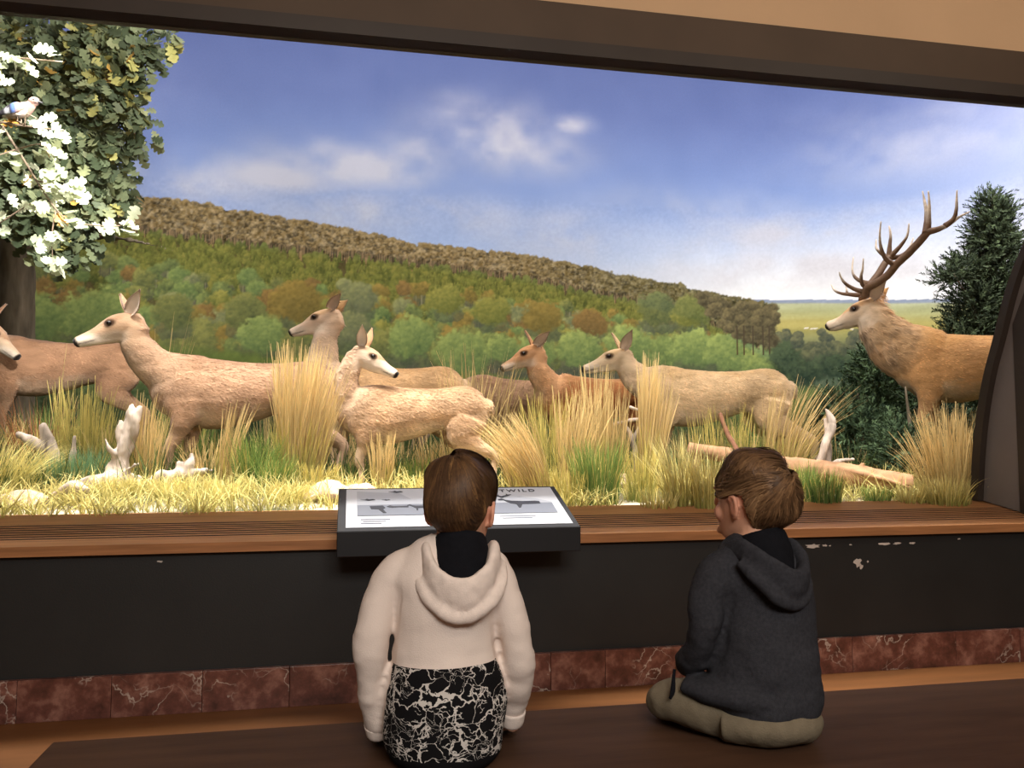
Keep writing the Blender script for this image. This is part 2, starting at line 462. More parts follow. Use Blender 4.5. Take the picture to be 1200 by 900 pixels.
# grooved sloping wooden sill
bm = bmesh.new()
y0s, z0s, y1s, z1s = -0.03, 0.752, 0.575, 0.838
sl = (z1s-z0s)/(y1s-y0s)
prism(bm, [(-0.045, 0.708), (-0.045, 0.752), (0.055, 0.752+sl*0.085), (0.055, 0.708)], 'X', -6, 9)
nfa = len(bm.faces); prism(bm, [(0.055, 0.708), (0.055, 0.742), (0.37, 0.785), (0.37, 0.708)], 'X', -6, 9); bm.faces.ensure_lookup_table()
for f in bm.faces[nfa:]: f.material_index = 1  # black bed under the slats, painting in the groove shade
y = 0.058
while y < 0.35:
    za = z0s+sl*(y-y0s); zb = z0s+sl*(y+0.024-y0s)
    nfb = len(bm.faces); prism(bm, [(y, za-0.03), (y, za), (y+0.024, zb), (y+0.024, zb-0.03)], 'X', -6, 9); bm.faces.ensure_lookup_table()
    bm.faces[nfb+2].material_index = 1; bm.faces[nfb+4].material_index = 1      # slot sides blackened to stand in for shade between slats
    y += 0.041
prism(bm, [(0.37, 0.708), (0.37, z0s+sl*0.40), (y1s, z1s), (y1s, 0.708)], 'X', -6, 9)
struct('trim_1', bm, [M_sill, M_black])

# fascia over the opening
bm = bmesh.new()
box(bm, -6, 9, -0.52, -0.40, 2.94, 2.995); box(bm, -6, 9, -0.505, -0.40, 2.995, 3.012)
struct('trim_2', bm, M_frame)
bm = bmesh.new(); box(bm, -6, 9, -0.47, -0.36, 3.012, 3.205); struct('trim_3', bm, M_fascia)
bm = bmesh.new(); box(bm, -6, 9, -0.44, -0.30, 3.205, 7.6); struct('wall_front', bm, M_plaster)
bm = bmesh.new(); box(bm, -6, 9, -8.5, -0.44, 4.6, 4.7); struct('ceiling', bm, M_plaster)

# curved pane
bm = bmesh.new()
pr = [(float(p[1]), float(p[0])) for p in GPROF]
nrm = np.gradient(GPROF, axis=0); nrm /= np.linalg.norm(nrm, axis=1)[:, None]
outer = [(p[0]+0.008*n_[0], p[1]-0.008*n_[1]) for p, n_ in zip(pr, nrm)]
prism(bm, pr+outer[::-1], 'X', GX0, GX1)
o = bm_obj('window_1', bm, M_glass, None, False); o['kind'] = 'structure'

# side cheeks: frame strip along the glass edge and the panel in front of it
def cheek(name, x, s):
    bm = bmesh.new()
    fr = [(p[0]+0.03*0-0.0, p[1]) for p in pr]
    inn = [(p[0]-0.045*abs(n_[0])-0.02, p[1]+0.03*n_[1]*-1*0) for p, n_ in zip(pr, nrm)]
    prism(bm, fr+inn[::-1], 'X', x-0.028*s, x+0.12*s)
    nfa = len(bm.faces)
    front = [(-0.49, 2.96), (-0.49, 2.5), (-0.30, 1.9), (-0.12, 1.3), (-0.05, 0.75)]
    prism(bm, [(q[0]-0.002, q[1]) for q in inn]+front, 'X', x+0.012*s, x+0.13*s)
    post = [(0.205, 0.73), (0.205, 1.9), (-0.12, 2.5), (-0.40, 2.96), (-0.495, 2.96), (-0.495, 2.5), (-0.31, 1.9), (-0.13, 1.3), (-0.055, 0.73)]
    prism(bm, post, 'X', x+0.006*s, x+0.12*s)
    bm.faces.ensure_lookup_table()
    np_ = len(inn)+len(front)+2
    for f in bm.faces[nfa:nfa+np_]: f.material_index = 1
    o = bm_obj(name, bm, [M_frame, M_cheek], None, False); o['kind'] = 'structure'
cheek('trim_4', GX1, 1); cheek('trim_5', GX0, -1)
# solid wall either side of the opening
for nm, a, b_ in (('wall_right', GX1+0.13, 9), ('wall_left', -6, GX0-0.13)):
    bm = bmesh.new(); box(bm, a, b_, -0.05, 0.1, 0.83, 2.94)
    prism(bm, [(-0.05, 2.4), (-0.45, 2.94), (0.1, 2.94), (0.1, 2.4)], 'X', a, b_)
    struct(nm, bm, M_dark)

# inside of the case: roof, ends
bm = bmesh.new(); box(bm, -8, 9.2, -0.3, 6.6, 7.6, 7.7); struct('ceiling_case', bm, M_plaster)
for nm, a in (('wall_case_left', -7.9), ('wall_case_right', 8.95)):
    bm = bmesh.new(); box(bm, a, a+0.1, 0.1, 1.2, 0.0, 7.6); struct(nm, bm, M_dark)
bm = bmesh.new(); box(bm, 3.99, 9, 0.1, 0.55, 0.3, 0.86); box(bm, -7.9, -2.83, 0.1, 0.55, 0.3, 0.86); struct('wall_case_front', bm, M_dark)

# modelled ground
def gz(X, Y):
    X = np.asarray(X, dtype=float); Y = np.asarray(Y, dtype=float)
    z = 0.822+0.07*smooth(0.55, 1.15, Y)+0.05*smooth(3.5, 6, Y)
    z = z+0.24*np.exp(-((X+2.6)**2/1.4+(Y-3.6)**2/1.2))
    z = z+0.06*np.exp(-((X-4.6)**2/0.5+(Y-1.7)**2/0.5))
    sh = np.shape(z)
    Pn = np.stack([np.ravel(X*np.ones_like(z)), np.ravel(Y*np.ones_like(z)), np.zeros(z.size)], 1)
    return z+((fbm(Pn, 2.2, 5)-0.5)*0.05*smooth(0.55, 1.0, np.ravel(Y*np.ones_like(z)))).reshape(sh)
gx = np.linspace(-7.8, 8.9, 330); gy = np.concatenate([np.linspace(0.46, 2.4, 70), np.linspace(2.46, 6.3, 50)])
GXX, GYY = np.meshgrid(gx, gy)
GZZ = gz(GXX, GYY)
V = np.stack([GXX.ravel(), GYY.ravel(), GZZ.ravel()], 1)
nx, ny = len(gx), len(gy)
ii = (np.arange(ny-1)[:, None]*nx+np.arange(nx-1)[None]).ravel()
F = np.stack([ii, ii+1, ii+nx+1, ii+nx], 1)
me = raw_mesh('ground', V, F)
nz_ = fbm(V, 1.3, 9); 
sand = np.clip(smooth(1.0, 0.62, V[:, 1])*smooth(0.55, 0.68, fbm(V, 2.5, 4)), 0, 1)
sand = np.maximum(sand, 0.9*np.exp(-((V[:, 0]-0.6)**2/0.5+(V[:, 1]-0.75)**2/0.09)))
sand = np.maximum(sand, np.exp(-((V[:, 0]-1.75)**2/0.12+(V[:, 1]-0.62)**2/0.02)))
c = lin_np(np.array([[104, 90, 58]]))*(1-nz_[:, None])+lin_np(np.array([[60, 70, 38]]))*nz_[:, None]
c = c*(1-sand[:, None])+lin_np(np.array([[222, 206, 178]]))*sand[:, None]
set_col(me, c)
o = link_mesh('ground', me, M_soil); o['kind'] = 'structure'

# ------------------------------------------------------------------ painted landscape at the back
XF, EA, EB, YM = 5.0, 3.5, 5.5, 6.2
XL, LA = -5.0, 2.6
def arc_table(a):
    th = np.linspace(0, PI/2, 400); ex = a*np.sin(th); ey = EB-EB*np.cos(th)
    return np.concatenate([[0], np.cumsum(np.hypot(np.diff(ex), np.diff(ey)))]), ex, ey
sr, rx_, ry_ = arc_table(EA); sl_, lx_, ly_ = arc_table(LA)
def mural_xy(s):
    x = np.where(s > XF, XF+np.interp(s-XF, sr, rx_), np.where(s < XL, XL-np.interp(XL-s, sl_, lx_), s))
    y = np.where(s > XF, YM-np.interp(s-XF, sr, ry_), np.where(s < XL, YM-np.interp(XL-s, sl_, ly_), YM))
    return x, y
S0, S1, DS = -4.75, 9.2, 0.0105
Z0, Z1, DZ = 0.75, 4.3, 0.0108
sv = np.arange(S0, S1, DS); zv = np.arange(Z0, Z1, DZ)
def n2(s, z, scale, seed, octv=3):
    s = np.asarray(s, dtype=float); z = np.asarray(z, dtype=float)*np.ones_like(s)
    return fbm(np.stack([s.ravel(), z.ravel(), np.zeros(s.size)], 1), scale, seed, octv).reshape(s.shape)
def sky(S, Z):
    t = np.clip((Z-2.7)/3.3, 0, 1.25)
    stops = [0, 0.12, 0.3, 0.55, 0.85, 1.25]
    cols = np.array([[204, 202, 200], [176, 186, 204], [140, 160, 200], [112, 133, 182], [90, 105, 154], [78, 90, 138]], float)
    c = np.stack([np.interp(t, stops, cols[:, k]) for k in range(3)], -1)
    # paler, creamier towards the right horizon; greyer at far right
    w = smooth(2.0, 6.0, S)*smooth(4.5, 3.0, Z)
    c = c*(1-0.88*w[..., None])+np.array([240, 240, 240])*0.88*w[..., None]
    w = smooth(7.0, 9.0, S)*0.5
    c = c*(1-w[..., None])+np.array([164, 166, 190])*w[..., None]
    w = smooth(-1.0, -4.5, S)*0.35
    c = c*(1-w[..., None])+np.array([92, 104, 168])*w[..., None]
    n = n2(S, Z*1.7, 0.9, 21, 5); nf_ = n2(S, Z*1.5, 2.6, 31, 4)
    cl = np.zeros_like(S)
    for (cx, cz, rx, rz, a) in ((1.7, 5.1, 0.65, 0.3, 1.0), (2.35, 4.95, 0.5, 0.26, 0.55), (1.0, 4.85, 0.6, 0.2, 0.6), (0.0, 4.6, 0.8, 0.22, 0.9), (-0.9, 4.42, 0.8, 0.2, 0.7), (-2.2, 4.3, 1.3, 0.25, 0.6),
                            (2.8, 5.34, 0.2, 0.10, 0.75), (1.4, 5.5, 0.35, 0.15, 0.4), (0.6, 4.02, 1.2, 0.2, 0.7), (3.3, 3.85, 1.6, 0.25, 0.6), (6.1, 4.0, 2.0, 0.22, 0.6), (6.4, 3.5, 2.2, 0.25, 0.7),
                            (7.4, 5.0, 1.1, 0.4, 0.45), (4.6, 4.35, 1.2, 0.2, 0.3), (-3.4, 5.3, 1.0, 0.4, 0.18)):
        cl = np.maximum(cl, a*np.exp(-((S-cx)/(1.3*rx))**2-((Z-cz)/(1.3*rz))**2))
    cl = np.clip(cl*(0.35+1.3*smooth(0.3, 0.7, 0.6*n+0.4*nf_)), 0, 1)*0.75
    c = c*(1-cl[..., None])+np.array([186, 184, 192])*cl[..., None]
    return c+((n2(S, Z, 3.0, 41, 2)-0.5)*6)[..., None]
SS, ZZ = np.meshgrid(sv, zv)
IMG = sky(SS, ZZ)
NOISE = n2(SS, ZZ, 9.0, 51, 4); NF = n2(SS, ZZ, 34.0, 61, 2)
pr_ = random.Random(11)
def stamp(s, z, rx, rz, dark, lit, soft=0.14, rag=0.35, clump=0.9, alpha=1.0, cone=False, squash=0.0):
    i0, i1 = int((s-1.35*rx-S0)/DS), int((s+1.35*rx-S0)/DS)+2
    j0, j1 = int((z-1.35*rz-Z0)/DZ), int((z+1.35*rz-Z0)/DZ)+2
    i0, j0 = max(i0, 0), max(j0, 0); i1, j1 = min(i1, len(sv)), min(j1, len(zv))
    if i1 <= i0 or j1 <= j0: return
    sx = (SS[j0:j1, i0:i1]-s)/rx; sz = (ZZ[j0:j1, i0:i1]-z)/rz
    oi, oj = pr_.randrange(0, 300), pr_.randrange(0, 120)
    N = NOISE[(oj+np.arange(j1-j0)) % NOISE.shape[0]][:, (oi+np.arange(i1-i0)) % NOISE.shape[1]]
    N2 = NF[(oj+np.arange(j1-j0)) % NF.shape[0]][:, (oi+np.arange(i1-i0)) % NF.shape[1]]
    if cone:
        w = np.clip((1-sz)/2, 0, 1)
        rr = np.where((sz > 1) | (sz < -1), 2, np.abs(sx)/(w*1.1+0.03)); bd = 1+rag*(N2-0.5)*2
    else:
        rr = np.sqrt(sx**2+np.where(sz < 0, sz*(1+squash), sz)**2); bd = 1+rag*((N-0.5)*1.4+(N2-0.5)*0.7)
    a = np.clip((bd-rr)/soft, 0, 1)*alpha
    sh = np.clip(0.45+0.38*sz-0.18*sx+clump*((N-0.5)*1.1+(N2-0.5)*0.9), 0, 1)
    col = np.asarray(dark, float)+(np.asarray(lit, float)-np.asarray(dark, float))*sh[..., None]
    sub = IMG[j0:j1, i0:i1]
    sub[:] = sub*(1-a[..., None])+col*a[..., None]
RS = np.array([(-4.75, 4.0), (-4.0, 4.026), (-3.058, 4.079), (-2.594, 4.086), (-2.12, 4.073), (-1.539, 3.992), (-0.845, 3.904), (-0.132, 3.824), (0.39, 3.732), (0.74, 3.66), (0.80, 3.60), (0.888, 3.67), (1.571, 3.624), (2.238, 3.565), (2.92, 3.482), (3.619, 3.341), (4.335, 3.253), (4.945, 3.136), (5.40, 3.09), (5.56, 3.0), (5.662, 2.528), (5.907, 2.064)])
PB = np.array([(-4.75, 3.643), (-3.045, 3.676), (-2.581, 3.659), (-1.53, 3.576), (-0.837, 3.504), (-0.127, 3.462), (0.816, 3.395), (1.572, 3.306), (2.237, 3.243), (3.149, 3.086), (3.852, 2.974), (4.571, 2.801), (5.057, 2.584), (5.634, 2.24), (5.904, 1.95)])
ridge = lambda s: np.interp(s, RS[:, 0], RS[:, 1]); pineb = lambda s: np.interp(s, PB[:, 0], PB[:, 1])
mix3 = lambda a, b, t: tuple(x+(y-x)*t for x, y in zip(a, b))
# far plain at the right
hz = lambda s: np.interp(s, [5.3, 6.1, 6.6, 7.1, 7.6, 8.6, 9.2], [3.098, 3.084, 3.052, 3.009, 2.968, 2.862, 2.80])
H = hz(SS); m = (SS > 5.0) & (ZZ < H)
d_ = (H-ZZ)
pl = np.stack([np.interp(d_, [0, 0.035, 0.06, 0.16, 0.3, 0.36, 0.5, 0.7, 1.0], v) for v in ([134, 132, 168, 158, 176, 170, 140, 96, 78], [146, 142, 172, 160, 166, 160, 140, 104, 92], [172, 160, 140, 116, 104, 96, 92, 84, 74])], -1)
pl += ((n2(SS*0.35, ZZ*3, 5, 71, 3)-0.5)*26)[..., None]
IMG[m] = pl[m]
for k in range(26):
    s = pr_.uniform(6.0, 7.6); stamp(s, hz(s)-0.38-0.02*pr_.random(), 0.035, 0.007, (205, 200, 190), (228, 222, 210), rag=0.2)
for k in range(150):
    s = pr_.uniform(5.5, 9.2); dz = pr_.uniform(0.42, 0.95)
    f = (dz-0.42)/0.5; r = 0.05+0.13*f*pr_.uniform(0.7, 1.2)
    stamp(s, hz(s)-dz, r*1.2, r, mix3((66, 74, 66), (50, 60, 52), f), mix3((112, 112, 84), (98, 102, 74), f*pr_.random()), rag=0.5)
# slope fill under ridge
m = (ZZ < ridge(SS)-0.03) & (SS < 5.75)
base = np.zeros_like(IMG); base[:] = (74, 70, 50)
IMG[m] = base[m]+((NOISE[m]-0.5)*30)[:, None]
# tall pines on the crest, back row to front row
rows = 12
for r in range(rows):
    f = r/(rows-1)
    for k in range(360):
        s = pr_.uniform(-4.75, 5.55)
        top = ridge(s); bot = pineb(s)
        if 0.76 < s < 0.84 and f < 0.35: continue
        z = top-0.045-(top-bot-0.1)*f+pr_.uniform(-0.02, 0.02)
        rr = pr_.uniform(0.030, 0.056)*(1.1 if s < 3 else 1.25)*(1.15 if f < 0.2 else 1)
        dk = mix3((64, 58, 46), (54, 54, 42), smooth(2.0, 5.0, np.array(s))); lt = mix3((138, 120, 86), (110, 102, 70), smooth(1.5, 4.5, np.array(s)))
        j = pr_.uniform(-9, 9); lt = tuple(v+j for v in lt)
        if f > 0.35:                          # trunk below the crown
            i = int((s-S0)/DS); ja, jb = int((z-rr*2.6-Z0)/DZ), int((z-Z0)/DZ)
            if 0 <= i < len(sv) and ja > 0: IMG[ja:jb, i] = IMG[ja:jb, i]*0.3+np.array((146, 122, 94) if pr_.random() < 0.6 else (56, 50, 42))*0.7
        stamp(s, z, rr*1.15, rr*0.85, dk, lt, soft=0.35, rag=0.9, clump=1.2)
m = (ZZ > pineb(SS)) & (ZZ < ridge(SS)+0.02) & (SS < 5.6)
IMG[m] += ((NF[m]-0.5)*60*smooth(0.03, -0.05, ZZ[m]-ridge(SS[m]))+(NOISE[m]-0.5)*30*smooth(0.0, -0.06, ZZ[m]-ridge(SS[m])))[:, None]
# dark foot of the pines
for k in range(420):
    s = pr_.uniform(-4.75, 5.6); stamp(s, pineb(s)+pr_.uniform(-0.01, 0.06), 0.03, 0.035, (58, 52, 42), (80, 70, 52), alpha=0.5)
for k in range(500):
    s = pr_.uniform(-4.75, 5.3); z = pineb(s)+pr_.uniform(0.03, 0.08)
    i = int((s-S0)/DS); ja = int((z-0.06-Z0)/DZ); jb = int((z+0.03-Z0)/DZ)
    IMG[ja:jb, i] = IMG[ja:jb, i]*0.45+np.array((138, 116, 88))*0.55
# young conifers on the slope
for r in range(16):
    f = r/15
    for k in range(190):
        s = pr_.uniform(-4.75, 5.4); top = pineb(s)-0.0
        z = top-0.03-0.62*f*(1-0.5*smooth(0, 5, np.array(s)))+pr_.uniform(-0.02, 0.02)
        h = 0.075+0.05*f; g = pr_.random()
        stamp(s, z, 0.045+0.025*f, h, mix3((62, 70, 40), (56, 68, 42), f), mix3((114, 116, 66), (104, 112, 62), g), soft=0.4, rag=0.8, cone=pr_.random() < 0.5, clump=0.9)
# broadleaved wood, back to front
kinds = [((66, 78, 58), (122, 128, 82)), ((84, 80, 50), (134, 120, 72)), ((64, 84, 60), (114, 134, 88)), ((74, 84, 74), (126, 134, 100)), ((76, 86, 50), (134, 136, 80)), ((64, 78, 58), (112, 128, 84)), ((84, 74, 52), (128, 108, 72))]
for r in range(7):
    f = r/6
    for k in range(46):
        s = -4.7+10.3*(k+pr_.random())/46
        top = pineb(s)-0.42+0.2*smooth(-1, 5, np.array(s)); bot = 2.25
        z = top-(top-bot)*f*0.95+pr_.uniform(-0.06, 0.06)
        rr = (0.11+0.13*f)*pr_.uniform(0.75, 1.2)
        dk, lt = pr_.choice(kinds if f < 0.8 else kinds[:3]+kinds[5:6])
        # cool dark understorey with pale stems
        stamp(s, z-rr*1.0, rr*0.8, rr*0.6, (66, 72, 74), (92, 94, 84), rag=0.6, alpha=0.7)
        for q in range(4):
            i = int((s+pr_.uniform(-0.6, 0.6)*rr-S0)/DS); ja, jb = int((z-rr*1.45-Z0)/DZ), int((z-rr*0.4-Z0)/DZ)
            if 0 < i < len(sv)-1 and ja > 0: IMG[ja:jb, i] = IMG[ja:jb, i]*0.5+np.array((128, 128, 116) if pr_.random() < 0.6 else (62, 66, 68))*0.5
        stamp(s, z, rr*1.05, rr, dk, lt, soft=0.28, rag=0.55, squash=0.2)
        for q in range(9):                     # leaf masses inside the crown
            a = pr_.uniform(0, 2*PI); d = pr_.uniform(0.2, 0.75)
            up = 0.5+0.5*math.sin(a)*d
            stamp(s+math.cos(a)*d*rr, z+math.sin(a)*d*rr, rr*0.3, rr*0.24, mix3(dk, lt, 0.3*up), mix3(dk, lt, 0.5+0.6*up), soft=0.5, rag=0.6, alpha=0.6)
# larger painted trees in front
big = [(0.738, 2.45, 0.30, 0.34, 2), (1.358, 2.26, 0.40, 0.36, 5), (1.76, 2.83, 0.27, 0.22, 4), (1.194, 2.95, 0.22, 0.22, 4), (2.405, 2.76, 0.28, 0.24, 1), (3.03, 2.70, 0.26, 0.22, 6), (2.914, 2.36, 0.34, 0.28, 5), (3.551, 2.42, 0.36, 0.3, 2),
       (3.97, 2.93, 0.30, 0.26, 0), (4.45, 2.90, 0.3, 0.26, 4), (2.3, 2.3, 0.3, 0.26, 5), (4.504, 2.40, 0.40, 0.28, 2), (5.0, 2.36, 0.42, 0.3, 2), (5.4, 2.2, 0.3, 0.26, 5), (-0.626, 2.86, 0.32, 0.30, 1), (-1.25, 2.72, 0.26, 0.26, 0), (-1.05, 2.45, 0.3, 0.28, 2), (0.086, 2.95, 0.26, 0.24, 3), (-2.9, 2.62, 0.42, 0.36, 5), (-3.7, 2.6, 0.5, 0.4, 5), (0.0, 2.55, 0.3, 0.26, 3), (-0.5, 2.35, 0.32, 0.26, 0), (-2.05, 2.7, 0.25, 0.26, 0), (1.9, 2.35, 0.22, 0.2, 5)]
for (s, z, rx, rz, kd) in big:
    dk, lt = kinds[kd]
    if kd in (2, 5): dk = (70, 92, 66); lt = mix3(lt, (152, 170, 108), 0.65)
    stamp(s, z-rz*0.8, rx*0.9, rz*0.5, (58, 68, 66), (86, 96, 80), rag=0.5, alpha=0.6)
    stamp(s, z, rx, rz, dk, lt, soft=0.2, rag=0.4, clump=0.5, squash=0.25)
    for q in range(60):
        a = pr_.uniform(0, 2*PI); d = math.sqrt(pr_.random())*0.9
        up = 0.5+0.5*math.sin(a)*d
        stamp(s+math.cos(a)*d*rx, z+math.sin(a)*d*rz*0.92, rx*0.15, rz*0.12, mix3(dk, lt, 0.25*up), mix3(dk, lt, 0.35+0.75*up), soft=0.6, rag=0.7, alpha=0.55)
# dark pines standing at the right end of the wood
for k in range(70):
    s = pr_.uniform(4.6, 5.62); z = ridge(min(s, 5.45))-0.06-pr_.random()*0.5*smooth(4.4, 5.2, np.array(s))
    stamp(s, z, 0.11, 0.075, (66, 62, 48), (116, 106, 76), soft=0.3, rag=0.6)
for s in (5.2, 5.32, 5.46, 5.1, 5.55):
    i = int((s-S0)/DS); IMG[int((2.35-Z0)/DZ):int((2.75-Z0)/DZ), i:i+2] = (74, 66, 52)
# dark conifers in the middle distance on the right
for (s, z, rx, rz) in ((5.75, 2.22, 0.24, 0.30), (6.0, 2.1, 0.25, 0.22), (6.35, 2.18, 0.26, 0.2), (6.75, 2.22, 0.3, 0.22), (7.2, 2.2, 0.35, 0.25), (8.0, 2.35, 0.5, 0.3)):
    stamp(s, z, rx, rz, (40, 54, 44), (76, 90, 66), rag=0.6, soft=0.3)
# meadow and thicket at the bottom
mt = np.interp(SS, [-4.75, -2.5, -1.1, 0.9, 3.1, 5.5, 9.2], [2.3, 2.3, 2.24, 2.05, 1.95, 1.9, 1.85])+(NOISE-0.5)*0.12
a = smooth(0.06, -0.06, ZZ-mt)[..., None]
g_ = np.array((72, 90, 56))*(1-NOISE[..., None])+np.array((102, 120, 70))*NOISE[..., None]
dpt = smooth(0.1, 0.7, mt-ZZ)[..., None]
g_ = g_*(1-dpt)+(np.array((54, 68, 52))+(NF[..., None]-0.5)*30)*dpt
IMG = IMG*(1-a)+g_*a
IMG += ((NF-0.5)*10)[..., None]
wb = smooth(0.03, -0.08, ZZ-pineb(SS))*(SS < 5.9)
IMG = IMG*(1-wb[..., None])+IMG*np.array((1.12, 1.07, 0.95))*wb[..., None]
# mesh: dense where painted trees stand, open in the sky and off to the left
s_all = np.concatenate([np.linspace(-9.5, S0-0.1, 30), sv]); z_all = np.concatenate([zv, np.linspace(Z1+0.03, 7.58, 60)])
Sg, Zg = np.meshgrid(s_all, z_all)
Cg = np.zeros(Sg.shape+(3,)); Cg[:] = sky(Sg, Zg)
lowleft = (Sg < S0) & (Zg < 4.0); Cg[lowleft] = (84, 92, 58)
Cg[:len(zv), 30:] = IMG
Xg, Yg = mural_xy(Sg)
V = np.stack([Xg.ravel(), Yg.ravel(), Zg.ravel()], 1)
nx, ny = len(s_all), len(z_all)
ii = (np.arange(ny-1)[:, None]*nx+np.arange(nx-1)[None]).ravel()
me = raw_mesh('landscape_mural', V, np.stack([ii, ii+1, ii+nx+1, ii+nx], 1))
set_col(me, lin_np(Cg.reshape(-1, 3)))
o = link_mesh('landscape_mural', me, M_mural)
tag(o, 'painted landscape of wooded hills under a cloudy blue sky, behind the deer', 'mural')

# ------------------------------------------------------------------ deer
def rot_yp(yaw, pitch):
    return Matrix.Rotation(yaw, 3, 'Z') @ Matrix.Rotation(-pitch, 3, 'Y')

def ear_bm(bm, base, d, face, L=0.19, W=0.045):
    """a leaf-shaped cupped ear: base point, direction, facing of the open side. Returns indices by side"""
    d = Vector(d).normalized(); f = Vector(face); f = (f-d*f.dot(d)).normalized(); s = d.cross(f)
    nu, nv = 9, 7
    front, back = [], []
    for i in range(nu):
        u = i/(nu-1)
        w = W*(0.42+0.58*math.sin(PI*min(1, u*0.9+0.12))**0.8)*(1-u**3.2)+0.001
        if u < 0.15: w *= 0.8+u*1.33
        rf, rb = [], []
        for j in range(nv):
            v = -1+2*j/(nv-1)
            cup = (1-v*v)*W*0.75*(1-0.75*u)
            p = Vector(base)+d*(L*u)+s*(w*v)-f*cup+f*(0.02*u*u)
            rf.append(bm.verts.new(p+f*0.003)); rb.append(bm.verts.new(p-f*0.006))
        front.append(rf); back.append(rb)
    for A, flip in ((front, 0), (back, 1)):
        for i in range(nu-1):
            for j in range(nv-1):
                q = (A[i][j], A[i][j+1], A[i+1][j+1], A[i+1][j])
                bm.faces.new(q[::-1] if flip else q)
    for i in range(nu-1):
        for j in (0, nv-1):
            bm.faces.new((front[i][j], front[i+1][j], back[i+1][j], back[i][j]))
    for j in range(nv-1):
        bm.faces.new((front[nu-1][j], front[nu-1][j+1], back[nu-1][j+1], back[nu-1][j]))
        bm.faces.new((front[0][j], front[0][j+1], back[0][j+1], back[0][j]))
    return front, back

COAT = dict(back=(178, 138, 102), side=(186, 148, 112), belly=(214, 192, 166), leg=(196, 166, 134), rump=(212, 186, 152), face=(206, 178, 150), muzzle=(228, 212, 194), neck=(196, 164, 134), throat=(220, 198, 174))

def furred(me, n, L, seed, headw, mane=None):
    """lay short hairs over the skin of a body mesh, in the same mesh"""
    rg = np.random.default_rng(seed)
    V = coords(me); k = len(me.polygons)
    fi = np.empty(len(me.loops), dtype=np.int32); me.loops.foreach_get('vertex_index', fi)
    lt = np.empty(k, dtype=np.int32); me.polygons.foreach_get('loop_total', lt)
    if not (lt == 4).all(): return me
    F = fi.reshape(-1, 4)
    ca = np.empty(len(V)*4, dtype=np.float32); me.color_attributes['Col'].data.foreach_get('color', ca); ca = ca.reshape(-1, 4)[:, :3]
    A, B, C_, D_ = (V[F[:, i]] for i in range(4))
    nn = np.cross(C_-A, D_-B); ar = np.linalg.norm(nn, axis=1); nn /= ar[:, None]+1e-12
    cen = (A+B+C_+D_)/4
    hw = headw(cen)
    p = ar*np.where(cen[:, 2] > 0.30, 1, 0.15)*np.where(hw > 0.5, 0.0, 1.0)
    q = rg.choice(k, n, p=p/p.sum())
    u, v = rg.uniform(0, 1, (2, n, 1))
    P = (A[q]*(1-u)+B[q]*u)*(1-v)+(D_[q]*(1-u)+C_[q]*u)*v
    N = nn[q]
    fl = np.array((-0.85, 0, -0.5))+rg.normal(0, 0.22, (n, 3))
    fl = fl-N*np.sum(fl*N, 1)[:, None]; fl /= np.linalg.norm(fl, axis=1)[:, None]+1e-9
    ln = L*rg.uniform(0.6, 1.3, n)[:, None]
    if mane is not None: ln = ln*(1+1.6*mane(P))[:, None]
    S = np.cross(fl, N)
    w = 0.0021*rg.uniform(0.7, 1.3, n)[:, None]
    p0 = P-N*0.002; p1 = P+fl*ln*0.55+N*ln*0.10; p2 = P+fl*ln+N*ln*0.10
    H = np.stack([p0-S*w, p0+S*w, p1-S*w, p1+S*w, p2-S*w*0.3, p2+S*w*0.3], 1).reshape(-1, 3)
    b = (np.arange(n)*6)[:, None]+len(V)
    HF = np.concatenate([np.hstack([b, b+1, b+3, b+2]), np.hstack([b+2, b+3, b+5, b+4])])
    tone = rg.uniform(0.78, 1.38, n)*(0.8+0.4*vnoise(P, 16, seed))
    hc = np.repeat(ca[F[q, 0]]*tone[:, None], 6, 0)
    m2 = raw_mesh('body', np.vstack([V, H]), np.vstack([F, HF])); set_col(m2, np.vstack([ca, hc]))
    bpy.data.meshes.remove(me)
    m2.name = 'body'
    return m2

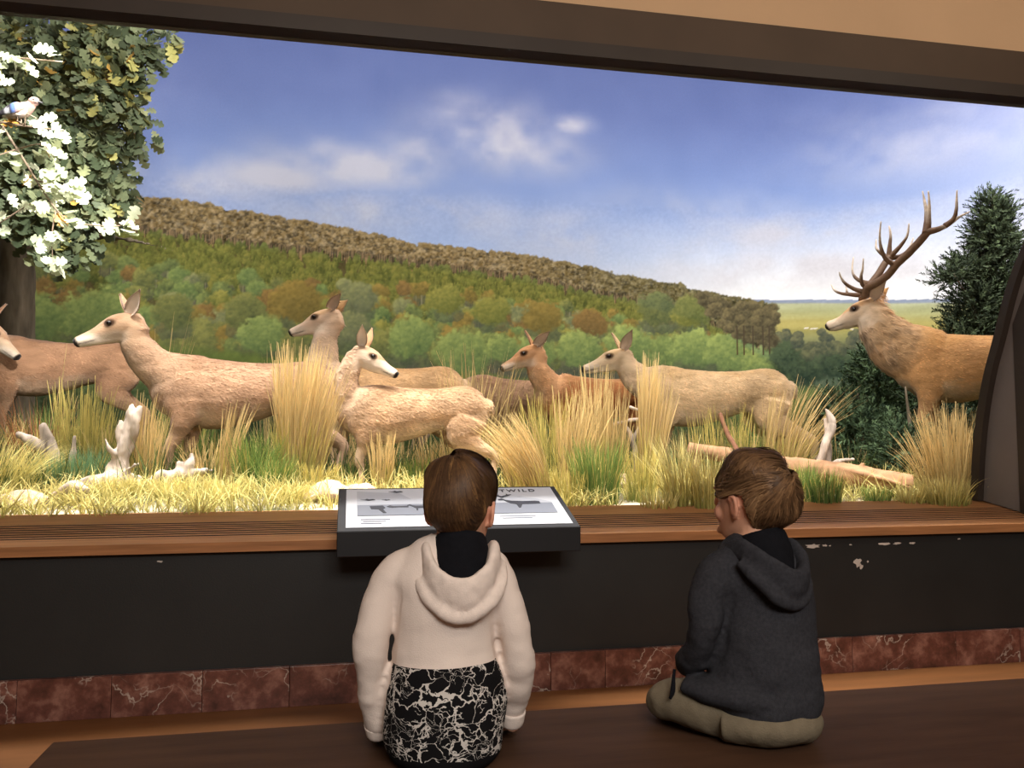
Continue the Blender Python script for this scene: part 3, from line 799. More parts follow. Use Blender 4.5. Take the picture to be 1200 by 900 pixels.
def make_deer(name, loc, rz, s, drop, neck, poll, hyaw, hpitch, feet, ears, coat=None, label='', neck_r=None, chest_w=1.0, stag=False, body_len=1.0):
    """local frame: x forward, z up. neck: list of neck centre points between the shoulder and the poll"""
    cc = dict(COAT); cc.update(coat or {})
    bm = bmesh.new()
    T = [(-0.625, 0, 0.885), (-0.60, 0, 0.86), (-0.52, 0, 0.835), (-0.40, 0, 0.825), (-0.22, 0, 0.812), (0.0, 0, 0.780), (0.18, 0, 0.765), (0.34, 0, 0.782), (0.48, 0, 0.80), (0.56, 0, 0.815), (0.60, 0, 0.82)]
    R = [(0.02, 0.03), (0.085, 0.095), (0.145, 0.155), (0.168, 0.175), (0.165, 0.168), (0.185, 0.204), (0.185, 0.232), (0.158, 0.225), (0.13, 0.175), (0.085, 0.115), (0.03, 0.05)]
    T = [(x*body_len, y, z) for x, y, z in T]
    R = [(a*chest_w, b*chest_w) for a, b in R]
    loft(bm, T, R, 24)
    # shoulder and haunch masses
    for sd in (-1, 1):
        ell(bm, (0.36*body_len, sd*0.092*chest_w, 0.74), (0.15, 0.078, 0.20))
        ell(bm, (-0.41*body_len, sd*0.072, 0.77), (0.20, 0.082, 0.20))
    # legs: (dx front offset of hoof)
    zl = lambda z: z*(0.6-drop)/0.6+drop if z < 0.6 else z
    def leg(front, sd, fx):
        if front:
            x0 = 0.37*body_len
            sh = fx*0.9
            pts = [(x0-0.02, sd*0.10, 0.72), (x0-0.01+sh*0.25, sd*0.105, 0.57), (x0+sh*0.5, sd*0.09, 0.46), (x0+0.02+sh*0.72, sd*0.085, 0.33), (x0+sh*0.85, sd*0.083, 0.22), (x0-0.005+sh, sd*0.083, 0.10), (x0+0.02+sh, sd*0.083, 0.045), (x0+0.045+sh, sd*0.083, 0.0)]
            rr = [(0.075, 0.12), (0.055, 0.078), (0.04, 0.05), (0.034, 0.038), (0.022, 0.026), (0.024, 0.029), (0.024, 0.028), (0.028, 0.04)]
        else:
            x0 = -0.44*body_len
            sh = fx*0.9
            pts = [(x0, sd*0.095, 0.74), (x0+0.07+sh*0.2, sd*0.11, 0.60), (x0-0.02+sh*0.4, sd*0.10, 0.48), (x0-0.11+sh*0.75, sd*0.09, 0.375), (x0-0.085+sh*0.85, sd*0.088, 0.25), (x0-0.065+sh, sd*0.086, 0.11), (x0-0.04+sh, sd*0.086, 0.05), (x0-0.01+sh, sd*0.086, 0.0)]
            rr = [(0.085, 0.16), (0.07, 0.125), (0.045, 0.072), (0.033, 0.042), (0.023, 0.029), (0.025, 0.03), (0.025, 0.028), (0.029, 0.04)]
        loft(bm, [(x, y, zl(z)) for x, y, z in pts], rr, 14, up=(1, 0, 0))
    for (front, sd, fx) in ((1, 1, feet[0]), (1, -1, feet[1]), (0, 1, feet[2]), (0, -1, feet[3])): leg(front, sd, fx)
    # tail
    loft(bm, [(-0.60*body_len, 0, 0.90), (-0.645*body_len, 0, 0.86), (-0.655*body_len, 0, 0.79), (-0.645*body_len, 0, 0.745)], [0.016, 0.017, 0.014, 0.007], 10)
    # neck
    pl = Vector(poll)
    Hm = rot_yp(hyaw, hpitch)
    back = pl+Hm @ Vector((-0.03, 0, -0.02))
    npts = [(0.30*body_len, 0, 0.83), (0.42*body_len, 0, 0.86)]+list(neck)+[tuple(back)]
    nr = neck_r or [(0.15, 0.19), (0.135, 0.175)]+[(0.105-0.028*i/max(1, len(neck)-1), 0.13-0.04*i/max(1, len(neck)-1)) for i in range(len(neck))]+[(0.068, 0.086)]
    loft(bm, npts, nr, 20, up=(0.3, 0, 1))
    HM = Matrix.Translation(pl) @ Hm.to_4x4()
    ell(bm, (-0.015, 0, -0.03), (0.078, 0.064, 0.088), M=HM)
    hp = [(-0.07, 0, -0.015), (-0.03, 0, 0.0), (0.04, 0, 0.0), (0.10, 0, -0.008), (0.16, 0, -0.022), (0.22, 0, -0.034), (0.28, 0, -0.042), (0.325, 0, -0.048), (0.35, 0, -0.05)]
    hr = [(0.035, 0.04), (0.058, 0.066), (0.066, 0.078), (0.066, 0.078), (0.053, 0.066), (0.041, 0.05), (0.036, 0.042), (0.034, 0.036), (0.018, 0.02)]
    loft(bm, hp, hr, 18, M=HM)
    loft(bm, [(0.02, 0, -0.065), (0.12, 0, -0.072), (0.22, 0, -0.072), (0.30, 0, -0.075)], [(0.035, 0.03), (0.04, 0.032), (0.028, 0.02), (0.018, 0.012)], 12, M=HM)  # jaw
    for sd in (-1, 1):
        ell(bm, (0.105, sd*0.052, 0.038), (0.04, 0.02, 0.018), M=HM)     # brow
        ell(bm, (0.335, sd*0.016, -0.034), (0.016, 0.014, 0.013), M=HM)  # nostril pad
    me = remeshed(bm, 0.0105 if not stag else 0.010, 7, 0.5, 'body')
    P = coords(me)
    Qi = np.array(HM.inverted()); hx = P @ Qi[:3, :3].T+Qi[:3, 3]
    onhead = (hx[:, 0] > 0.0) & (hx[:, 0] < 0.4) & (np.abs(hx[:, 1]) < 0.12) & (np.abs(hx[:, 2]) < 0.13)
    mask_smooth(me, smooth(0.5, 0.68, P[:, 2])*np.where(onhead, 0.25, 1.0), 46)
    P = coords(me)
    # coarse hair ripples
    Nn = normals(me)
    d = fbm(P*np.array((0.35, 1, 1)), 30, 3, 2)-0.5
    P2 = P+Nn*(d*0.006)[:, None]
    if stag:
        mane = smooth(0.36, 0.6, P[:, 0])*smooth(0.74, 0.88, P[:, 2])*smooth(1.24, 1.1, P[:, 2])
        P2 = P2+Nn*((fbm(P*np.array((1, 1, 0.4)), 24, 8, 3)-0.45)*0.034*mane)[:, None]
    put_coords(me, P2)
    # colours of the coat
    Pm = P; c = np.zeros((len(P), 3)); c[:] = lin_np(np.array(cc['side']))
    Nz = normals(me)[:, 2]
    def blend(col, w): c[:] = c*(1-w[:, None])+lin_np(np.array(col))*w[:, None]
    rag = (fbm(P, 14, 12, 3)-0.5)
    blend(cc['back'], smooth(0.90, 0.98, P[:, 2]+rag*0.12)*(P[:, 0] < 0.6))
    blend(cc['leg'], smooth(0.62, 0.46, P[:, 2]+rag*0.06)*(np.abs(P[:, 2]) < 0.7))
    blend(cc['belly'], smooth(-0.15, -0.7, Nz+rag*0.5)*smooth(0.5, 0.58, P[:, 2])*smooth(0.78, 0.66, P[:, 2]))
    rp = np.exp(-(((P[:, 0]+0.63*body_len)/0.075)**2+((P[:, 2]-0.80)/0.13)**2))
    blend(cc['rump'], np.clip(rp*0.8, 0, 0.8))
    blend((60, 50, 44), smooth(drop*0+0.045, 0.03, P[:, 2]-drop))
    # neck and head
    Q = np.array(HM.inverted())
    hl = P @ Q[:3, :3].T+Q[:3, 3]
    nc = np.array(list(neck)+[tuple(back)])
    dn = np.min(np.linalg.norm(P[:, None]-nc[None], axis=2), axis=1)
    isneck = smooth(0.26, 0.12, dn)
    blend(cc['neck'], isneck*0.8)
    ndir = normals(me) @ np.array((0.8, 0, -0.6))
    blend(cc['throat'], isneck*smooth(0.0, 0.9, ndir)*0.65)
    if stag: blend((128, 108, 90), isneck*smooth(0.42, 0.62, fbm(P*np.array((1, 1, 0.3)), 26, 5, 3))*smooth(1.2, 1.0, P[:, 2])*0.6)
    hd = smooth(-0.10, 0.07, hl[:, 0])*(np.abs(hl[:, 1]) < 0.105)*smooth(0.15, 0.10, np.abs(hl[:, 2]+0.02))*(hl[:, 0] < 0.37)*np.where(hl[:, 0] > 0.15, (np.abs(hl[:, 2]+0.045) < 0.065)*(np.abs(hl[:, 1]) < 0.07), 1.0)
    blend(cc['face'], hd)
    blend(cc['back'], hd*smooth(0.02, 0.05, hl[:, 2]+hl[:, 0]*0.12+rag*0.05)*smooth(0.30, 0.12, hl[:, 0])*0.75)
    blend(cc['muzzle'], hd*smooth(0.16, 0.27, hl[:, 0])*smooth(0.0, -0.05, hl[:, 2]+rag*0.02)*0.9)
    blend(cc['muzzle'], hd*smooth(-0.02, -0.06, hl[:, 2])*smooth(-0.13, -0.09, hl[:, 2])*smooth(0.0, 0.1, hl[:, 0])*0.6)
    eyes = [(0.118, sd*0.056, 0.022) for sd in (-1, 1)]
    for e in eyes:
        de = np.linalg.norm((hl-np.array(e))*np.array((0.75, 1, 1.15)), axis=1)
        blend((70, 50, 40), hd*smooth(0.036, 0.020, de)*0.9)
    blend((30, 24, 22), hd*smooth(0.322, 0.334, hl[:, 0]-0.2*(hl[:, 2]+0.04)))
    mo = np.exp(-((hl[:, 2]+0.066-0.05*(0.34-hl[:, 0]))/0.005)**2)*smooth(0.2, 0.24, hl[:, 0])*smooth(0.345, 0.335, hl[:, 0])
    blend((70, 54, 46), hd*np.clip(mo, 0, 1)*0.8)
    tone = 1+0.30*(fbm(P*np.array((0.7, 1, 1)), 6, 31, 4)-0.5)+0.22*(fbm(P*np.array((0.35, 1, 1)), 45, 37, 2)-0.5)
    c = c*tone[:, None]
    set_col(me, c)
    # ears joined to the body mesh
    bm2 = bmesh.new(); bm2.from_mesh(me)
    lay = bm2.verts.layers.float_color['Col']
    for sd, e in zip((1, -1), ears):
        base = HM @ Vector((0.0, sd*0.052, 0.055))
        dd = Hm @ Vector((e[0], sd*abs(e[1]), e[2])); ff = Hm @ Vector((e[3], sd*e[4], e[5]))
        fr, bk = ear_bm(bm2, base, dd, ff)
        for i, (r1, r2) in enumerate(zip(fr, bk)):
            for j in range(len(r1)):
                inner = lin((206, 184, 164)) if 0 < j < len(r1)-1 else lin((150, 120, 96))
                tip = max(0, i/8-0.75)*3
                r1[j][lay] = (*[v*(1-tip*0.5) for v in inner], 1); r2[j][lay] = (*[v*(1-tip*0.4) for v in lin(cc['back'])], 1)
    bmesh.ops.translate(bm2, verts=bm2.verts, vec=(0, 0, -drop))
    bmesh.ops.scale(bm2, verts=bm2.verts, vec=(s, s, s))
    bm2.to_mesh(me); bm2.free()
    HI = np.array((Matrix.Diagonal((s, s, s, 1)) @ Matrix.Translation((0, 0, -drop)) @ HM).inverted())
    def headw(X):
        h = X @ HI[:3, :3].T+HI[:3, 3]
        return ((h[:, 0] > -0.04) & (h[:, 0] < 0.42) & (np.abs(h[:, 1]) < 0.2) & (h[:, 2] > -0.13) & (h[:, 2] < 0.32) | (h[:, 2] > 0.085) & (np.abs(h[:, 0]) < 0.2) & (h[:, 2] < 0.4)).astype(float)
    mn = (lambda X: smooth(0.40, 0.62, X[:, 0]/s)*smooth(0.70, 0.85, X[:, 2]/s+drop)) if stag else None
    me = furred(me, 11000, 0.026, len(bpy.data.objects), headw, mn)
    root = empty(name, loc, rz)
    tag(root, label, 'deer', 'mounted deer in the display')
    link_mesh('body', me, M_fur, root)
    HW = Matrix.Diagonal((s, s, s, 1)) @ Matrix.Translation((0, 0, -drop)) @ HM
    for e in eyes:
        b = bmesh.new(); bmesh.ops.create_uvsphere(b, u_segments=14, v_segments=10, radius=0.0185*s, matrix=Matrix.Translation(HW @ Vector((e[0], e[1]*0.97, e[2]))))
        bm_obj('eye', b, M_eye, root, True)
    return root, HW

def antler(root, paths, s, drop, x0):
    """paths: list of (points [(x,y,z) local units], radius0, radius1, white tip share)"""
    bm = bmesh.new(); lay = bm.verts.layers.float_color.new('Col')
    for pts, r0, r1, wt in paths:
        n = len(pts)
        rr = [r0+(r1-r0)*(i/(n-1))**0.9 for i in range(n)]
        rings = loft(bm, [((x)*s, y*s, (z-drop)*s) for x, y, z in pts], [r*s for r in rr], 12, up=(0.2, 1, 0.1), k=5)
        m = len(rings)
        for i, rg in enumerate(rings):
            u = i/(m-1); t = 0 if wt <= 0 else max(0, min(1, (u-(1-wt*1.25))/(wt*0.7)))
            dk = lin((118, 92, 72)); wh = lin((236, 222, 206))
            for v in rg:
                v[lay] = (*[a+(b-a)*t for a, b in zip(dk, wh)], 1)
    me = bpy.data.meshes.new('antler'); bmesh.ops.recalc_face_normals(bm, faces=bm.faces); bm.to_mesh(me); bm.free()
    fold_displace(me, 0.0015*s, 60, (1, 1, 1), 4)
    return link_mesh('antler', me, M_antler, root)

UP = (-0.35, 0.42, 0.85, 0.75, 0.45, 0.1)          # ear: direction (x,y,z) and open side, head frame
BACK = (-0.75, 0.45, 0.42, 0.2, 0.85, -0.1)
SIDE = (-0.45, 0.75, 0.5, 0.6, 0.3, -0.4)
rd = math.radians
G = lambda x, y: float(gz(np.array([x]), np.array([y]))[0])
def D(x, y): return (x, y, G(x, y)-0.004)

make_deer('deer', D(-2.391, 3.494), PI+rd(14), 1.03, 0.10, [(0.55, 0.08, 0.92), (0.555, 0.17, 0.975)], (0.50, 0.22, 1.045), rd(158), rd(-34), (0.0, 0.05, -0.05, -0.14), (UP, UP),
          coat=dict(back=(150, 112, 84), side=(160, 122, 94), belly=(186, 156, 130), leg=(172, 138, 110)), label='brown deer standing in bracken under the oak, head turned back at the picture edge')
make_deer('deer', D(-0.679, 1.747), PI+rd(5), 1.0, 0.125, [(0.56, 0, 0.93), (0.655, 0, 1.03), (0.70, 0, 1.12)], (0.725, 0.01, 1.215), rd(6), rd(-16), (0.12, -0.05, -0.12, 0.1), ((-0.62, 0.42, 0.66, 0.4, 0.8, 0.0), (0.0, 0.42, 0.9, 0.8, 0.4, 0.0)),
          coat=dict(back=(146, 112, 86), side=(172, 136, 108), belly=(190, 164, 140), face=(186, 152, 122), neck=(180, 146, 118), throat=(202, 176, 150), leg=(180, 148, 120)), label='large hind walking with head stretched forward above the upright bleached stump')
make_deer('deer', D(0.286, 2.375), PI-rd(2), 0.97, 0.09, [(0.50, 0, 0.98), (0.50, 0, 1.12), (0.48, 0, 1.24)], (0.45, 0, 1.375), rd(-8), rd(-14), (0.05, -0.05, 0.0, 0.1), (BACK, BACK),
          coat=dict(back=(190, 150, 104), side=(196, 158, 116), neck=(214, 186, 160), throat=(230, 212, 194), face=(218, 190, 166)), label='pale-necked hind standing upright behind the large hind and the young deer')
make_deer('deer', D(0.394, 1.344), PI-rd(4), 0.80, 0.155, [(0.50, 0.01, 0.93), (0.525, 0.03, 1.04), (0.49, 0.05, 1.14)], (0.405, 0.065, 1.245), rd(163), rd(-22), (0.03, -0.10, -0.16, -0.02), ((-0.25, 0.3, 0.9, 0.3, 0.9, 0.1), (-0.2, 0.35, 0.9, 0.3, 0.9, 0.1)),
          coat=dict(back=(166, 130, 96), side=(186, 150, 116), belly=(206, 180, 152), leg=(202, 172, 140), neck=(188, 156, 128), face=(206, 180, 156), throat=(212, 190, 166), rump=(196, 164, 126)), neck_r=[(0.13, 0.15), (0.125, 0.145), (0.105, 0.12), (0.086, 0.098), (0.075, 0.084), (0.068, 0.078)], label='young deer in front looking back over its shoulder, just left of the sitting nearer boy')
make_deer('deer', D(1.607, 3.644), PI-rd(10), 0.97, 0.06, [(0.58, 0, 0.84), (0.72, 0, 0.76), (0.84, 0, 0.66)], (0.95, 0, 0.55), 0.0, rd(-60), (0.15, -0.1, 0.0, 0.1), (SIDE, SIDE),
          coat=dict(back=(150, 116, 88), side=(156, 124, 98), belly=(180, 150, 124), neck=(168, 138, 112)), label='darker grazing deer with lowered neck, half hidden by tall straw grass')
make_deer('deer', D(2.13, 2.927), PI+rd(4), 0.97, 0.10, [(0.50, 0.02, 0.94), (0.56, 0.03, 1.02), (0.585, 0.03, 1.10)], (0.60, 0.03, 1.20), rd(0), rd(-19), (0.0, -0.06, 0.05, -0.05), (BACK, (-0.2, 0.5, 0.85, 0.8, 0.3, 0.1)),
          coat=dict(back=(186, 134, 88), side=(170, 112, 70), belly=(170, 120, 84), face=(204, 156, 116), neck=(208, 162, 120), throat=(220, 186, 152)), label='reddish hind with raised head and one ear back, behind tall straw stalks')
make_deer('deer', D(2.863, 2.169), PI-rd(15), 1.0, 0.11, [(0.57, 0, 0.90), (0.645, 0, 0.97), (0.69, 0, 1.03)], (0.72, 0.0, 1.10), rd(8), rd(-10), (0.20, 0.0, -0.30, -0.04), ((-0.5, 0.42, 0.75, 0.4, 0.8, 0.0), (0.05, 0.42, 0.9, 0.8, 0.4, 0.0)),
          coat=dict(back=(206, 172, 126), side=(214, 182, 142), belly=(220, 194, 164), leg=(214, 186, 152), face=(218, 192, 160), neck=(216, 188, 156)), label='golden hind striding above the fallen log, tall straw sheaf across its neck')
stag, HWs = make_deer('deer', D(4.85, 1.53), PI-rd(35), 1.12, 0.02, [(0.55, 0, 0.93), (0.635, 0, 1.03), (0.685, 0, 1.13)], (0.715, 0, 1.23), rd(-4), rd(-14), (0.06, -0.04, 0.0, 0.1), (BACK, BACK),
          coat=dict(back=(206, 156, 100), side=(208, 158, 106), belly=(212, 184, 150), leg=(208, 160, 114), neck=(204, 174, 138), throat=(222, 194, 164), face=(222, 198, 172), rump=(224, 196, 150)),
          label='big stag with branching white-tipped antlers beside the sloping dark side frame', neck_r=[(0.165, 0.21), (0.165, 0.22), (0.15, 0.20), (0.125, 0.165), (0.105, 0.13), (0.078, 0.098)], chest_w=1.04, stag=True)
# antlers, read off as side-view coordinates (forward, up) in units of the stag's own scale
def sv_(pts, y0, y1):
    n = len(pts)
    return [((1147-(960+a/4.283))/168.0, y0+(y1-y0)*i/max(1, n-1), 1+(388-(210+b/4.283))/168.0) for i, (a, b) in enumerate(pts)]
near = [(sv_([(252, 545), (262, 505), (300, 487), (360, 452), (402, 405), (460, 355), (515, 300), (548, 262)], 0.05, 0.30), 0.029, 0.026, 0),
        (sv_([(252, 520), (200, 500), (158, 470), (138, 438), (132, 412)], 0.06, 0.13), 0.02, 0.004, 0.4),
        (sv_([(262, 500), (240, 478), (236, 440), (245, 405), (249, 355)], 0.07, 0.16), 0.019, 0.004, 0.45),
        (sv_([(395, 405), (355, 375), (333, 320), (329, 260), (336, 195)], 0.19, 0.30), 0.021, 0.004, 0.45),
        (sv_([(540, 270), (548, 235), (552, 180), (555, 120), (553, 66)], 0.295, 0.30), 0.026, 0.004, 0.6),
        (sv_([(535, 275), (541, 225), (543, 165), (537, 105), (530, 52)], 0.295, 0.24), 0.026, 0.004, 0.6),
        (sv_([(540, 268), (590, 262), (635, 246), (682, 216), (726, 199)], 0.295, 0.36), 0.026, 0.004, 0.6),
        (sv_([(618, 254), (655, 225), (669, 180), (672, 130), (675, 84)], 0.34, 0.34), 0.02, 0.004, 0.45)]
far = [(sv_([(238, 545), (244, 510), (275, 460), (318, 400), (350, 340), (378, 295)], -0.05, -0.28), 0.029, 0.025, 0),
       (sv_([(236, 520), (180, 510), (130, 497), (98, 474), (83, 440)], -0.06, -0.15), 0.02, 0.004, 0.35),
       (sv_([(170, 505), (160, 485), (158, 448)], -0.12, -0.16), 0.012, 0.004, 0.5),
       (sv_([(278, 455), (232, 432), (202, 402), (190, 355), (198, 284)], -0.12, -0.24), 0.02, 0.004, 0.4),
       (sv_([(372, 300), (335, 265), (314, 232), (316, 185)], -0.27, -0.32), 0.02, 0.004, 0.5),
       (sv_([(375, 298), (382, 230), (388, 170), (382, 118)], -0.28, -0.30), 0.022, 0.004, 0.4),
       (sv_([(378, 298), (430, 245), (468, 190), (479, 125)], -0.28, -0.24), 0.022, 0.004, 0.4),
       (sv_([(380, 302), (440, 288), (480, 245), (502, 185)], -0.28, -0.36), 0.022, 0.004, 0.4)]
antler(stag, near, 1.12, 0.02, 0); antler(stag, far, 1.12, 0.02, 0)

# ------------------------------------------------------------------ grasses
GC = {  # base, tip
 'yellow': ((160, 156, 86), (246, 230, 152)), 'pale': ((186, 176, 100), (246, 232, 160)), 'straw': ((166, 144, 90), (226, 196, 136)),
 'mixed': ((120, 132, 66), (214, 194, 112)), 'dark': ((50, 66, 40), (96, 114, 66)), 'green': ((70, 100, 50), (140, 162, 84)), 'teal': ((84, 124, 88), (140, 176, 128)),
 'rust': ((120, 78, 48), (178, 120, 78)), 'dry': ((164, 144, 84), (226, 196, 136))}
def blades(n, X, Y, r0, h, fan, leanx, kind, rng, wid=0.0046, zfun=None):
    """arched grass blades as arrays: verts, faces, colours"""
    a = rng.uniform(0, 2*PI, n); rr = r0*np.sqrt(rng.uniform(0, 1, n))
    bx = X+rr*np.cos(a); by = Y+rr*np.sin(a)*0.7
    z0 = gz(bx, by)-0.01
    hh = h*rng.uniform(0.5, 1.0, n)**0.8
    az = a+rng.normal(0, 0.5, n)
    ln = fan*rng.uniform(0.1, 1.0, n)
    dx = np.cos(az)*ln+leanx+rng.normal(0, 0.02, n); dy = np.sin(az)*ln*0.8
    k = 6
    t = np.linspace(0, 1, k)[None]
    droop = (np.hypot(dx, dy)*0.35)[:, None]
    px = bx[:, None]+hh[:, None]*dx[:, None]*t**1.5
    py = by[:, None]+hh[:, None]*dy[:, None]*t**1.5
    pz = z0[:, None]+hh[:, None]*(t-droop*t**2.6)
    wa = rng.uniform(-0.9, 0.9, n)
    w = wid*rng.uniform(0.6, 1.3, n)[:, None]*np.array([0.9, 1, 0.9, 0.75, 0.5, 0.12])[None]
    if kind in ('straw', 'dry', 'mixed'):          # seed heads on part of the stalks
        sh = (rng.uniform(0, 1, n) < 0.45)[:, None]*np.array([0, 0, 0, 0.25, 1.0, 0.5])[None]
        w = w+sh*0.0035
    wx = np.cos(wa)[:, None]*w*0.5; wy = np.sin(wa)[:, None]*w*0.5
    V = np.stack([np.stack([px-wx, py-wy, pz], -1), np.stack([px+wx, py+wy, pz], -1)], 2)   # n,k,2,3
    V = V.reshape(-1, 3)
    b = (np.arange(n)*k*2)[:, None]+(np.arange(k-1)*2)[None]
    F = np.stack([b, b+1, b+3, b+2], -1).reshape(-1, 4)
    c0, c1 = (lin_np(np.array(v, float)) for v in GC[kind])
    j = rng.uniform(0.78, 1.2, n)[:, None, None]
    tt = np.clip(t*1.15+rng.uniform(-0.3, 0.3, n)[:, None], 0, 1)[..., None]
    c = (c0*(1-tt)+c1*tt)*j
    c = np.repeat(c[:, :, None], 2, 2).reshape(-1, 3)
    return V, F, c
